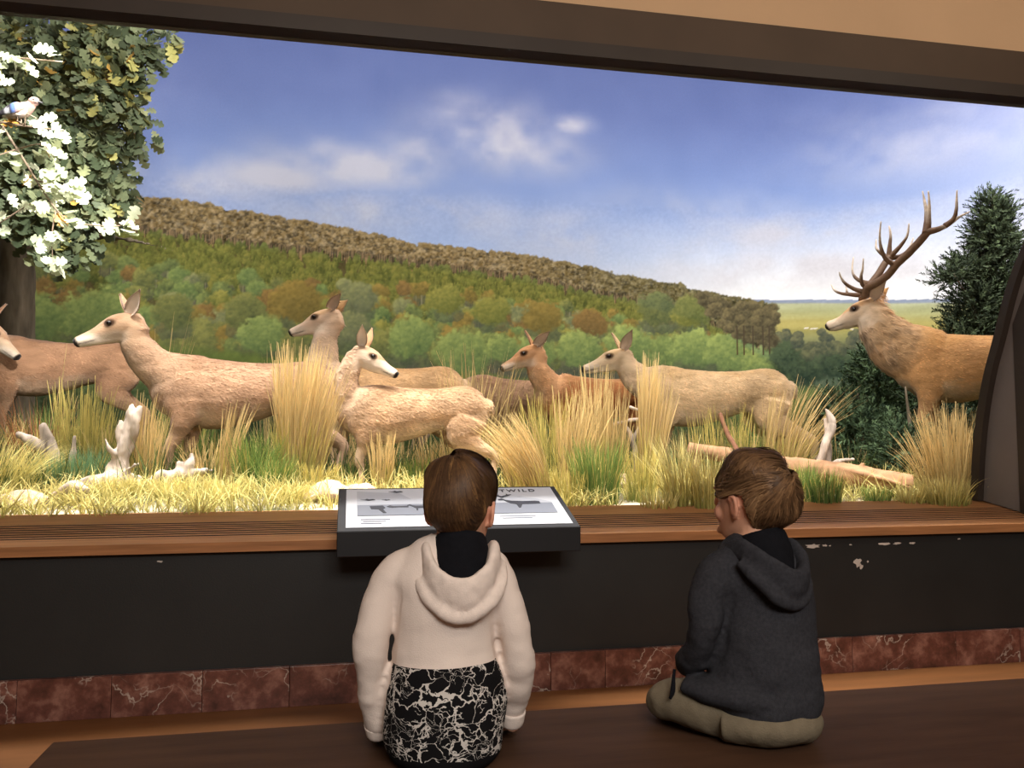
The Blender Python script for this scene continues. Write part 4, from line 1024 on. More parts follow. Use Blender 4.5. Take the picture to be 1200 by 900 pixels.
TUFTS = [
    (-1.97, 1.27, 1.26, 0.1, 0.55, 0.35, 150, 'yellow', 'arching yellow grass clump at the sill by the left end of the glass'),
    (-1.9, 1.41, 1.19, 0.1, 0.5, 0.3, 130, 'yellow', 'yellow grass clump curving over the pale rock at the lower left'),
    (-1.36, 2.48, 2.24, 0.05, 0.12, 0.08, 16, 'straw', 'few tall straw stalks rising behind the neck of the large hind'),
    (-1.97, 2.14, 1.97, 0.07, 0.1, 0.1, 10, 'straw', 'thin long stalks crossing the hindquarters-side belly of the leftmost deer'),
    (-1.78, 2.0, 1.64, 0.13, 0.16, 0.0, 120, 'mixed', 'dense upright yellow-green grass below the leftmost deer'),
    (-1.6, 1.86, 1.58, 0.12, 0.18, 0.05, 110, 'mixed', 'upright yellow-green grass at the hind leg of the leftmost deer'),
    (-1.25, 1.39, 1.54, 0.05, 0.1, 0.06, 60, 'straw', 'tall orange straw tuft beside the upright bleached stump'),
    (-1.17, 1.32, 1.45, 0.05, 0.14, 0.1, 45, 'straw', 'shorter straw tuft right of the upright bleached stump'),
    (-2.12, 2.27, 1.49, 0.16, 0.5, 0.0, 120, 'rust', 'rust-brown dry bracken under the leftmost deer'),
    (-1.73, 1.48, 1.16, 0.14, 0.35, 0.0, 260, 'teal', 'blue-green fine grass cushion behind the forked driftwood'),
    (-1.57, 1.5, 1.19, 0.1, 0.3, 0.05, 160, 'teal', 'blue-green grass cushion beside the upright stump'),
    (-1.26, 1.13, 0.99, 0.16, 0.6, 0.1, 220, 'yellow', 'bright yellow grass mat in front of the upright stump'),
    (-0.94, 1.04, 0.99, 0.16, 0.6, 0.0, 220, 'yellow', 'bright yellow grass mat in front of the lying driftwood'),
    (-0.74, 1.29, 1.5, 0.05, 0.14, 0.14, 60, 'straw', 'narrow straw tuft leaning up to the belly of the large hind'),
    (-0.87, 1.36, 1.21, 0.09, 0.5, 0.0, 90, 'straw', 'low dry tuft right of the lying driftwood'),
    (-0.68, 0.99, 0.99, 0.14, 0.6, 0.05, 180, 'yellow', 'yellow mat of grass at the sill under the large hind'),
    (-0.56, 1.25, 1.29, 0.11, 0.42, 0.1, 200, 'green', 'spreading green tuft below the belly of the large hind'),
    (-0.42, 1.07, 1.14, 0.09, 0.4, 0.05, 150, 'green', 'lower green tuft beside the big straw tuft'),
    (-0.33, 1.29, 1.85, 0.09, 0.17, 0.04, 300, 'straw', 'big feathery straw tuft covering the rump of the large hind'),
    (-0.23, 1.29, 1.77, 0.06, 0.2, 0.12, 140, 'straw', 'feathery straw tuft between the large hind and the young deer'),
    (-0.52, 2.26, 2.02, 0.16, 0.08, 0.0, 26, 'straw', 'row of straw stalks standing behind the back of the large hind'),
    (-0.19, 1.07, 1.09, 0.1, 0.4, 0.1, 120, 'mixed', 'low yellow-green tuft above the beige boulder'),
    (-0.31, 0.87, 0.97, 0.12, 0.5, 0.0, 140, 'yellow', 'yellow grass patch left of the beige boulder'),
    (0.01, 1.44, 1.1, 0.1, 0.35, 0.0, 100, 'green', 'green tuft at the front hooves of the young deer'),
    (0.2, 1.15, 1.29, 0.06, 0.16, 0.0, 90, 'straw', 'straw tuft around the front leg of the young deer'),
    (0.38, 1.37, 1.13, 0.12, 0.3, 0.0, 160, 'green', 'green tuft under the belly of the young deer'),
    (0.54, 1.54, 1.21, 0.08, 0.25, 0.0, 90, 'straw', 'dry tuft behind the nearer boy under the young deer'),
    (0.82, 1.9, 1.8, 0.13, 0.3, 0.05, 60, 'straw', 'wispy dry stalks behind the rump of the young deer'),
    (1.02, 2.57, 1.97, 0.2, 0.35, 0.0, 70, 'straw', 'faint pale stalks above the back of the grazing deer'),
    (1.1, 0.77, 1.44, 0.09, 0.22, -0.42, 230, 'straw', 'strong straw tuft sweeping over the sign towards the young deer'),
    (1.06, 1.03, 1.35, 0.09, 0.25, -0.25, 130, 'straw', 'sweeping straw tuft behind the nearer boy'),
    (1.3, 1.39, 1.56, 0.14, 0.25, 0.0, 150, 'mixed', 'tall mixed grass below the hind that looks alert'),
    (1.42, 1.16, 1.57, 0.1, 0.22, 0.1, 140, 'straw', 'straw tuft rising to the chest of the alert hind'),
    (1.65, 1.43, 1.77, 0.1, 0.1, 0.0, 110, 'straw', 'tall reddish straw stand in front of the reddish hind'),
    (1.81, 1.5, 1.66, 0.08, 0.1, 0.04, 80, 'straw', 'tall straw stalks at the flank of the reddish hind'),
    (1.45, 0.75, 1.24, 0.13, 0.32, 0.0, 300, 'green', 'bright green tuft at the sill right of the sign'),
    (1.27, 0.73, 1.06, 0.1, 0.35, 0.0, 140, 'mixed', 'low yellow-green grass beside the corner of the sign'),
    (1.88, 1.07, 1.82, 0.045, 0.1, 0.06, 170, 'straw', 'tall straw sheaf across the neck of the striding hind'),
    (1.96, 1.11, 1.77, 0.04, 0.12, 0.08, 90, 'straw', 'straw sheaf against the shoulder of the striding hind'),
    (1.74, 0.79, 1.19, 0.09, 0.3, 0.0, 110, 'mixed', 'mixed tuft at the foot of the tall straw sheaf'),
    (1.89, 0.56, 1.26, 0.08, 0.45, -0.1, 150, 'pale', 'pale radiating tuft in front of the striding hind'),
    (2.04, 0.48, 1.17, 0.09, 0.4, 0.0, 150, 'pale', 'pale radiating tuft in front of the fallen log'),
    (2.63, 1.54, 1.49, 0.22, 0.18, 0.0, 120, 'mixed', 'thin mixed grass under the belly of the striding hind'),
    (2.88, 1.59, 1.43, 0.14, 0.2, 0.0, 90, 'green', 'green grass at the hind legs of the striding hind'),
    (3.01, 1.51, 1.68, 0.09, 0.25, 0.22, 90, 'straw', 'straw tuft leaning right behind the striding hind'),
    (3.08, 1.4, 1.72, 0.09, 0.28, 0.42, 90, 'straw', 'long arching straw tuft at the rump of the striding hind'),
    (2.84, 0.58, 1.06, 0.1, 0.35, 0.0, 180, 'green', 'green tuft between the farther boy and the white rock'),
    (2.76, 0.69, 1.11, 0.08, 0.35, 0.0, 110, 'green', 'green tuft hidden partly by the farther boy'),
    (3.21, 0.61, 0.91, 0.09, 0.5, 0.0, 100, 'green', 'short green grass right of the white rock'),
    (3.8, 0.69, 1.46, 0.12, 0.28, -0.05, 260, 'dry', 'bushy dry tuft at the front leg of the stag'),
    (3.72, 0.76, 1.3, 0.08, 0.4, -0.25, 90, 'dry', 'dry stalks leaning left of the leg of the stag'),
    (3.97, 0.71, 1.41, 0.1, 0.3, 0.05, 160, 'dry', 'dry tuft close to the sloping dark side frame'),
    (3.59, 0.48, 1.0, 0.14, 0.5, 0.0, 220, 'yellow', 'soft yellow-green mat at the sill below the stag'),
    (3.38, 0.52, 0.95, 0.08, 0.5, 0.1, 90, 'yellow', 'yellow grass at the right end of the fallen log'),
    (1.74, 0.51, 0.95, 0.1, 0.5, 0.0, 80, 'pale', 'low pale grass on the white sand'),
    (-2.25, 2.91, 1.51, 0.2, 0.2, 0.0, 120, 'green', 'green grass behind the front leg of the leftmost deer'),
    (-1.2, 2.3, 1.58, 0.2, 0.2, 0.0, 160, 'green', 'green grass in front of the chest of the large hind'),
    (-1.01, 2.56, 1.34, 0.2, 0.3, 0.0, 140, 'green', 'green grass behind the legs of the large hind'),
]
for i, (x, y, zt, r0, fan, lx, n, kd, lab) in enumerate(TUFTS):
    rng = np.random.default_rng(100+i)
    h = zt-G(x, y)
    h = max(h, 0.12)/max(0.55, 1-0.35*min(1, fan))
    parts = [blades(int(n*1.15), x, y, r0, h*0.97, fan, lx, kd, rng)]
    if kd in ('straw', 'dry', 'mixed', 'yellow', 'pale'):
        parts.append(blades(int(n*0.5), x, y, r0*1.15, h*0.5, fan*1.4, lx*0.5, 'mixed' if kd != 'dry' else 'dry', rng))
    else:
        parts.append(blades(int(n*0.3), x, y, r0, h*0.8, fan*1.2, lx, 'mixed', rng))
    V = np.vstack([p[0] for p in parts]); F = np.vstack([p[1]+sum(len(q[0]) for q in parts[:k]) for k, p in enumerate(parts)]); c = np.vstack([p[2] for p in parts])
    V = V-np.array([x, y, G(x, y)])
    me = raw_mesh('grass_tuft', V, F); set_col(me, c)
    o = link_mesh('grass_tuft', me, M_blade, None, False); o.location = (x, y, G(x, y))
    tag(o, lab, 'grass tuft', 'grass tufts among the deer')
# low turf that nobody could count
def turf(name, n, xr, yr, hr, kind, seed, lab, wid=0.006, keep=None, fan=0.5):
    rng = np.random.default_rng(seed)
    Vs, Fs, Cs, off = [], [], [], 0
    for k in range(n//12):
        X = rng.uniform(*xr); Y = rng.uniform(*yr)
        if keep is not None and not keep(X, Y, rng): continue
        h = rng.uniform(*hr)
        V, F, c = blades(12, X, Y, 0.07, h, fan, rng.uniform(-0.2, 0.2), kind, rng, wid)
        Vs.append(V); Fs.append(F+off); Cs.append(c); off += len(V)
    me = raw_mesh(name, np.vstack(Vs), np.vstack(Fs)); set_col(me, np.vstack(Cs))
    o = link_mesh(name, me, M_blade, None, False)
    tag(o, lab, 'grass', kind='stuff')
def clear(X, Y, rng):
    if Y < 0.95 and (0.15 < X < 1.15): return rng.uniform() < 0.15
    if Y < 0.8 and (1.5 < X < 2.0): return rng.uniform() < 0.15
    return True
turf('yellow_grass', 9500, (-3.2, 4.6), (0.54, 1.4), (0.10, 0.24), 'yellow', 1, 'short dry yellow grass along the front of the display', keep=clear, fan=1.25)
turf('green_grass', 12000, (-4.2, 5.6), (1.2, 3.6), (0.16, 0.45), 'dark', 2, 'green meadow grass between and under the deer', 0.007)
turf('meadow_grass', 9000, (-6.0, 7.6), (3.4, 6.0), (0.25, 0.60), 'dark', 3, 'tall meadow grass at the foot of the painted landscape', 0.010)
turf('straw_grass', 3600, (-4.2, 5.6), (1.4, 3.4), (0.25, 0.55), 'straw', 4, 'thin straw stalks scattered through the green grass', 0.005, fan=0.3)

# ------------------------------------------------------------------ dead wood and rocks
def wood_bm(paths, seed, amp=0.012, scale=14, voxel=0.011):
    bm = bmesh.new()
    for pts, rr in paths: loft(bm, pts, rr, 14, up=(0.2, 0.3, 1))
    me = remeshed(bm, voxel, 2, 0.5, 'wood')
    fold_displace(me, amp, scale, (1, 1, 0.35), seed)
    return me
def wood(name, paths, m, lab, cat, seed=1, amp=0.012, scale=14, voxel=0.011, origin=None):
    me = wood_bm(paths, seed, amp, scale, voxel)
    o = link_mesh(name, me, m); tag(o, lab, cat)
    return o
g = G
wood('tree_stump', [([(-1.285, 1.333, 1.43), (-1.30, 1.335, 1.36), (-1.315, 1.34, 1.26), (-1.345, 1.35, 1.12), (-1.355, 1.34, 1.0), (-1.35, 1.33, 0.86)], [0.006, 0.024, 0.036, 0.05, 0.07, 0.1]),
                    ([(-1.245, 1.34, 1.415), (-1.265, 1.34, 1.36), (-1.295, 1.345, 1.24), (-1.33, 1.34, 1.1)], [0.010, 0.024, 0.03, 0.035]),
                    ([(-1.355, 1.35, 1.33), (-1.36, 1.35, 1.26), (-1.365, 1.35, 1.12), (-1.36, 1.34, 0.98)], [0.005, 0.018, 0.03, 0.04]),
                    ([(-1.37, 1.32, 1.12), (-1.41, 1.31, 1.17), (-1.43, 1.31, 1.23)], [0.025, 0.016, 0.006]),
                    ([(-1.36, 1.33, 0.98), (-1.42, 1.27, 0.97), (-1.50, 1.23, 0.945), (-1.62, 1.22, 0.91)], [0.07, 0.055, 0.04, 0.016]),
                    ([(-1.34, 1.33, 0.98), (-1.25, 1.28, 0.96), (-1.18, 1.25, 0.91)], [0.06, 0.045, 0.03]), ([(-1.30, 1.30, 0.99), (-1.27, 1.26, 1.05), (-1.22, 1.24, 1.07)], [0.03, 0.018, 0.006])], M_bleached, 'upright bleached tree stump with split top, below the head of the large hind', 'stump', 3, 0.026, 22, 0.009)
wood('driftwood', [([(-1.17, 1.22, 0.93), (-1.08, 1.23, 0.98), (-0.98, 1.25, 1.01), (-0.90, 1.27, 1.02), (-0.80, 1.28, 1.03)], [0.03, 0.048, 0.04, 0.024, 0.006]),
                   ([(-0.97, 1.25, 1.02), (-0.935, 1.25, 1.08), (-0.92, 1.25, 1.135)], [0.035, 0.024, 0.014]), ([(-1.01, 1.25, 1.02), (-1.0, 1.25, 1.09)], [0.03, 0.015]),
                   ([(-1.05, 1.23, 0.97), (-1.06, 1.2, 0.87)], [0.04, 0.025])], M_bleached, 'bleached driftwood lying right of the upright stump', 'driftwood', 5, 0.024, 22, 0.009)
wood('driftwood', [([(-1.80, 1.60, 0.88), (-1.805, 1.60, 1.03), (-1.83, 1.60, 1.19), (-1.87, 1.60, 1.305)], [0.05, 0.036, 0.036, 0.012]),
                   ([(-1.84, 1.60, 1.15), (-1.92, 1.58, 1.20), (-2.0, 1.57, 1.25)], [0.028, 0.024, 0.014]), ([(-1.73, 1.58, 0.90), (-1.69, 1.57, 1.10), (-1.68, 1.57, 1.24)], [0.03, 0.022, 0.010])], M_bleached, 'forked grey driftwood stub standing below the leftmost deer', 'driftwood', 7, 0.02, 22, 0.009)
lg = [(2.331, 1.448, 1.150), (2.66, 1.285, 1.085), (2.984, 1.072, 1.02), (3.262, 0.93, 0.975), (3.60, 0.80, 0.925)]
wood('fallen_log', [(lg, [0.05, 0.062, 0.068, 0.075, 0.062]), ([(2.40, 1.41, 1.14), (2.38, 1.43, 1.02), (2.37, 1.45, 0.87)], [0.04, 0.03, 0.03]),
                    ([(3.15, 0.93, 1.03), (3.35, 0.80, 0.97), (3.55, 0.72, 0.90)], [0.02, 0.018, 0.012]), ([(3.30, 0.90, 0.98), (3.31, 0.88, 1.06)], [0.03, 0.012]),
                    ([(3.05, 1.05, 1.02), (3.12, 1.05, 0.95), (3.16, 1.06, 0.87)], [0.04, 0.03, 0.03])], M_log, 'long fallen peeled log running from the striding hind towards the stag', 'log', 9, 0.012, 10)
wood('dead_branch', [([(3.06, 1.16, 0.93), (3.152, 1.139, 1.06), (3.19, 1.119, 1.19), (3.245, 1.123, 1.31), (3.235, 1.14, 1.38), (3.215, 1.151, 1.43)], [0.02, 0.026, 0.03, 0.03, 0.022, 0.008]),
                     ([(3.22, 1.16, 0.92), (3.232, 1.162, 1.06), (3.236, 1.162, 1.214), (3.215, 1.158, 1.36)], [0.026, 0.025, 0.022, 0.012]), ([(3.18, 1.12, 0.98), (3.26, 1.10, 1.06), (3.38, 1.08, 1.08)], [0.018, 0.018, 0.012])], M_bleached, 'white forked dead branch standing up behind the fallen log', 'branch', 11, 0.008, 20, 0.007)
wood('dead_branch', [([(1.99, 1.574, 0.89), (1.985, 1.57, 1.10), (1.95, 1.565, 1.24), (1.90, 1.565, 1.34)], [0.025, 0.022, 0.02, 0.008]), ([(1.96, 1.565, 1.20), (2.03, 1.55, 1.32), (2.05, 1.55, 1.40), (1.94, 1.56, 1.445)], [0.018, 0.018, 0.017, 0.01]),
                     ([(2.04, 1.55, 1.36), (1.93, 1.56, 1.345), (1.82, 1.56, 1.32)], [0.016, 0.014, 0.008])], M_bleached, 'crooked pale dead branch behind the tall straw sheaf at the reddish hind', 'branch', 13, 0.006, 20, 0.007)
wood('stick', [([(2.662, 1.622, 1.40), (2.62, 1.42, 1.25), (2.60, 1.24, 1.13), (2.58, 1.05, 0.88)], [0.016, 0.018, 0.019, 0.018])], M_redstick, 'red-brown stick leaning over the fallen log under the striding hind', 'stick', 15, 0.003, 20, 0.006)
def rock(x, y, r, seed, lab, m=None):
    bm = bmesh.new(); bmesh.ops.create_icosphere(bm, subdivisions=5, radius=1.0)
    P = np.array([v.co[:] for v in bm.verts])
    d = 0.62+0.75*fbm(P, 1.3, seed, 4)
    # flat broken facets
    rg = np.random.default_rng(seed)
    for k in range(9):
        nv = rg.normal(size=3); nv /= np.linalg.norm(nv); h = rg.uniform(0.62, 0.9)
        pr2 = P @ nv
        d = np.where(pr2*d > h, h/np.maximum(pr2, 1e-3), d)
    d = d+0.05*(fbm(P, 6, seed+3, 3)-0.5)
    P = P*d[:, None]*np.array(r)
    for v, p in zip(bm.verts, P): v.co = p
    o = bm_obj('rock', bm, m or M_rock, None, True)
    o.location = (x, y, G(x, y)+r[2]*0.28); tag(o, lab, 'rock')
    return o
rock(-0.12, 0.90, (0.14, 0.11, 0.085), 21, 'beige boulder at the sill just left of the sign')
rock(0.06, 0.92, (0.12, 0.10, 0.07), 22, 'tan boulder half hidden behind the left corner of the sign')
rock(-1.74, 0.95, (0.16, 0.12, 0.06), 23, 'flat pinkish rock at the sill under the leftmost deer')
rock(2.90, 0.68, (0.065, 0.05, 0.075), 24, 'small white upright rock in front of the fallen log', M_bleached)
rock(1.85, 1.25, (0.12, 0.1, 0.07), 25, 'pale rock behind the bright green tuft right of the sign')
rock(1.42, 1.0, (0.08, 0.07, 0.05), 26, 'small stone in the sand right of the bright green tuft')
wood('driftwood', [([(-1.62, 1.05, 0.90), (-1.52, 1.02, 0.95), (-1.42, 1.0, 0.93)], [0.02, 0.035, 0.02])], M_bleached, 'small piece of grey driftwood in front of the blue-green grass cushion', 'driftwood', 27, 0.012)

# ------------------------------------------------------------------ oak
LT = np.array([0.0, 0.13, 0.20, 0.29, 0.36, 0.45, 0.55, 0.63, 0.73, 0.82, 0.90, 0.97, 1.0])
LW = np.array([0.015, 0.05, 0.20, 0.23, 0.11, 0.30, 0.34, 0.14, 0.33, 0.31, 0.16, 0.16, 0.04])
def leaves(pos, dirs, nrm, size, cols, rng):
    n = len(pos); k = len(LT)
    d = dirs/np.linalg.norm(dirs, axis=1)[:, None]
    nn = nrm-(np.sum(nrm*d, 1))[:, None]*d; nn /= np.linalg.norm(nn, axis=1)[:, None]+1e-9
    s = np.cross(d, nn)
    curl = rng.uniform(-0.25, 0.1, n); fold = rng.uniform(0.0, 0.3, n)
    P = pos[:, None]+d[:, None]*(size[:, None]*LT)[..., None]+nn[:, None]*(size[:, None]*curl[:, None]*LT**2)[..., None]
    off = s[:, None]*(size[:, None]*LW)[..., None]+nn[:, None]*(size[:, None]*LW*fold[:, None])[..., None]
    off2 = -s[:, None]*(size[:, None]*LW)[..., None]+nn[:, None]*(size[:, None]*LW*fold[:, None])[..., None]
    V = np.stack([P+off, P, P+off2], 2).reshape(-1, 3)
    b = (np.arange(n)*k*3)[:, None]+(np.arange(k-1)*3)[None]
    F = np.concatenate([np.stack([b, b+1, b+4, b+3], -1).reshape(-1, 4), np.stack([b+1, b+2, b+5, b+4], -1).reshape(-1, 4)])
    return V, F, np.repeat(cols, k*3, 0)
def leaf_cols(n, rng, pal, wts):
    pal = lin_np(np.array(pal, float)); i = rng.choice(len(pal), n, p=np.array(wts)/sum(wts))
    return pal[i]*rng.uniform(0.8, 1.2, (n, 1))
rng = np.random.default_rng(5)
oak = empty('oak_tree', (-3.02, 4.25, G(-3.02, 4.25)))
tag(oak, 'leafy oak tree filling the upper left corner, its trunk behind the leftmost deer', 'tree')
bm = bmesh.new()
gz0 = G(-3.02, 4.25)
loft(bm, [(0, 0, -0.05), (0, 0.0, 0.3), (0.0, 0, 0.9), (-0.01, -0.02, 1.7), (-0.04, -0.1, 2.6), (-0.10, -0.25, 3.6), (-0.2, -0.4, 4.6)], [0.26, 0.19, 0.165, 0.155, 0.145, 0.13, 0.10], 22)
boughs = [[(-0.02, -0.05, 2.0), (0.4, -0.5, 2.3), (0.9, -1.1, 2.5), (1.4, -1.7, 2.75)], [(-0.05, -0.1, 2.6), (0.4, -0.7, 3.1), (0.9, -1.3, 3.3), (1.5, -1.8, 3.35)], [(-0.05, -0.1, 2.5), (-0.5, -0.8, 2.9), (-1.0, -1.4, 3.2)],
          [(-0.08, -0.2, 3.1), (0.1, -0.9, 3.2), (0.3, -1.6, 2.9), (0.5, -1.9, 2.3)], [(-0.03, 0, 1.85), (0.5, -0.2, 2.0), (1.0, -0.5, 1.95), (1.5, -0.8, 1.8)], [(-0.08, -0.2, 3.2), (-0.2, -1.2, 3.4), (-0.3, -1.9, 3.1)]]
for b in boughs: loft(bm, b, [0.055, 0.035, 0.02, 0.008][:len(b)] if len(b) == 4 else [0.06, 0.04, 0.02], 10)
me = remeshed(bm, 0.02, 1, 0.5, 'trunk'); fold_displace(me, 0.02, 12, (1, 1, 0.25), 2)
link_mesh('trunk', me, M_bark, oak)
# foliage in clumps
cl = []
def inside(x, z):     # the outline of the crown seen from the front
    return True
cr = np.random.default_rng(8)
CL = [(-2.67, 2.8, 3.95, 0.42, 300), (-2.2, 2.6, 4.2, 0.36, 230), (-1.85, 2.5, 4.15, 0.26, 190), (-1.78, 2.4, 3.85, 0.22, 170), (-1.5, 2.3, 4.1, 0.15, 70), (-1.33, 2.25, 4.17, 0.08, 22), (-2.3, 2.5, 3.75, 0.30, 200), (-2.05, 2.6, 3.45, 0.26, 170), (-1.82, 2.65, 3.5, 0.17, 70), (-2.5, 2.7, 3.35, 0.34, 230),
      (-2.15, 2.7, 3.12, 0.24, 150), (-1.9, 2.7, 3.08, 0.15, 60), (-2.9, 2.9, 3.5, 0.4, 240), (-2.75, 2.9, 3.06, 0.26, 130), (-2.4, 2.75, 2.92, 0.2, 80), (-3.3, 2.9, 4.0, 0.5, 240), (-3.6, 2.9, 3.3, 0.5, 160), (-2.1, 2.75, 2.72, 0.13, 28), (-1.7, 2.5, 3.68, 0.13, 36), (-1.78, 2.65, 3.28, 0.10, 22), (-2.5, 2.6, 4.6, 0.5, 220), (-1.9, 2.4, 4.6, 0.4, 140), (-3.2, 3.6, 3.3, 0.5, 160), (-2.8, 3.7, 3.8, 0.5, 160), (-2.3, 3.4, 3.5, 0.4, 160), (-2.45, 3.5, 3.05, 0.35, 130), (-2.25, 2.8, 2.72, 0.16, 40), (-2.15, 2.8, 2.64, 0.15, 26), (-2.1, 3.4, 3.9, 0.4, 220), (-2.6, 3.3, 4.2, 0.5, 260), (-2.0, 3.2, 3.2, 0.25, 120)]
Vs, Fs, Cs, off = [], [], [], 0
PAL = [(100, 112, 84), (122, 132, 98), (146, 152, 112), (76, 88, 64), (176, 172, 104), (200, 160, 84)]
for (cx, cy, cz, r, n) in CL:
    n = int(n*1.15)
    p = cr.normal(size=(n, 3)); p /= np.linalg.norm(p, axis=1)[:, None]; p *= (cr.uniform(0, 1, (n, 1))**0.45)*r
    pos = p*np.array((1, 0.8, 1))+np.array((cx, cy, cz))
    dr = p/r+cr.normal(0, 0.5, (n, 3))+np.array((0, -0.15, -0.5)); nm = np.array((0.2, -0.8, 0.4))+cr.normal(0, 0.6, (n, 3))
    yel = 0.22 if (cz > 3.6 and cx > -2.3) else 0.04
    V, F, c = leaves(pos, dr, nm, cr.uniform(0.09, 0.145, n), leaf_cols(n, cr, PAL, [3, 3.0, 2.0, 3, yel*7, yel*1.6]), cr)
    Vs.append(V); Fs.append(F+off); Cs.append(c); off += len(V)
me = raw_mesh('foliage', np.vstack(Vs)-np.array((-3.02, 4.25, gz0)), np.vstack(Fs)); set_col(me, np.vstack(Cs))
link_mesh('foliage', me, M_leaf, oak, False)

# the near bough, close under the lamps
def bough(name, stems, nl, lab, seed, sizes=(0.085, 0.12), pal=None):
    root = empty(name, stems[0][0][0])
    tag(root, lab, 'branch')
    o0 = np.array(stems[0][0][0])
    bm = bmesh.new(); rg = np.random.default_rng(seed); Vs, Fs, Cs, off = [], [], [], 0
    for pts, r in stems:
        n = len(pts)
        loft(bm, [np.array(p)-o0 for p in pts], [r*(1-0.75*i/(n-1)) for i in range(n)], 8, up=(0.1, 0.3, 1))
    bm_obj('stem', bm, M_twig, root, True)
    for (pts, r), m in zip(stems, nl):
        if not m: continue
        A = crom(pts, 12); L = len(A)
        i = rg.integers(int(L*0.25), L, m); T = np.gradient(A, axis=0)[i]; T /= np.linalg.norm(T, axis=1)[:, None]
        pos = A[i]+rg.normal(0, 0.022, (m, 3))
        dr = T*0.7+rg.normal(0, 0.55, (m, 3)); dr[:, 2] *= 0.7
        nm = np.array((0.45, -0.85, 0.4))+rg.normal(0, 0.25, (m, 3))
        V, F, c = leaves(pos, dr, nm, rg.uniform(*sizes, m), leaf_cols(m, rg, pal or [(172, 180, 148), (194, 198, 168), (150, 160, 124), (206, 150, 70)], [3, 3, 2, 0.5]), rg)  # default leaf colours paled to paint in the lamp's glare
        Vs.append(V); Fs.append(F+off); Cs.append(c); off += len(V)
    me = raw_mesh('foliage', np.vstack(Vs)-o0, np.vstack(Fs)); set_col(me, np.vstack(Cs))
    link_mesh('foliage', me, M_leaf, root, False)
bough('oak_branch', [([(-2.60, 1.40, 3.75), (-2.228, 1.334, 3.328), (-1.952, 1.256, 2.929), (-1.826, 1.244, 2.727), (-1.70, 1.228, 2.55), (-1.60, 1.20, 2.49), (-1.387, 1.124, 2.462), (-1.25, 1.094, 2.472)], 0.009),
                     ([(-2.40, 1.36, 3.5), (-2.20, 1.32, 2.60), (-2.144, 1.326, 2.45), (-1.948, 1.279, 2.56), (-1.85, 1.254, 2.62)], 0.008), ([(-1.72, 1.23, 2.56), (-1.745, 1.25, 2.42), (-1.735, 1.259, 2.25)], 0.006),
                     ([(-1.95, 1.256, 2.93), (-1.80, 1.20, 2.95), (-1.72, 1.18, 2.86)], 0.006), ([(-1.83, 1.244, 2.74), (-1.70, 1.22, 2.72), (-1.62, 1.2, 2.66)], 0.005), ([(-1.95, 1.256, 2.93), (-2.06, 1.22, 2.86), (-2.10, 1.22, 2.78)], 0.005)],
      [34, 12, 14, 11, 15, 8], 'brightly lit oak branch with pale glare-coloured leaves hanging low in front of the oak', 33)
bough('oak_branch', [([(-2.7, 1.30, 3.2), (-2.35, 1.22, 3.06), (-2.133, 1.179, 3.055), (-2.011, 1.156, 3.05), (-1.829, 1.093, 3.012), (-1.63, 1.034, 2.985)], 0.014), ([(-1.86, 1.10, 3.02), (-1.83, 1.05, 3.07), (-1.74, 1.02, 3.02)], 0.005)],
      [9, 3], 'thin lit oak twig on which the jay perches', 35)
bough('oak_branch', [([(-2.7, 1.30, 3.35), (-2.3, 1.22, 3.42), (-2.087, 1.193, 3.45), (-1.939, 1.166, 3.445), (-1.66, 1.062, 3.40)], 0.012), ([(-2.2, 1.2, 3.44), (-2.1, 1.15, 3.32), (-1.95, 1.1, 3.27)], 0.006)],
      [13, 5], 'upper lit oak twig above the jay', 37)

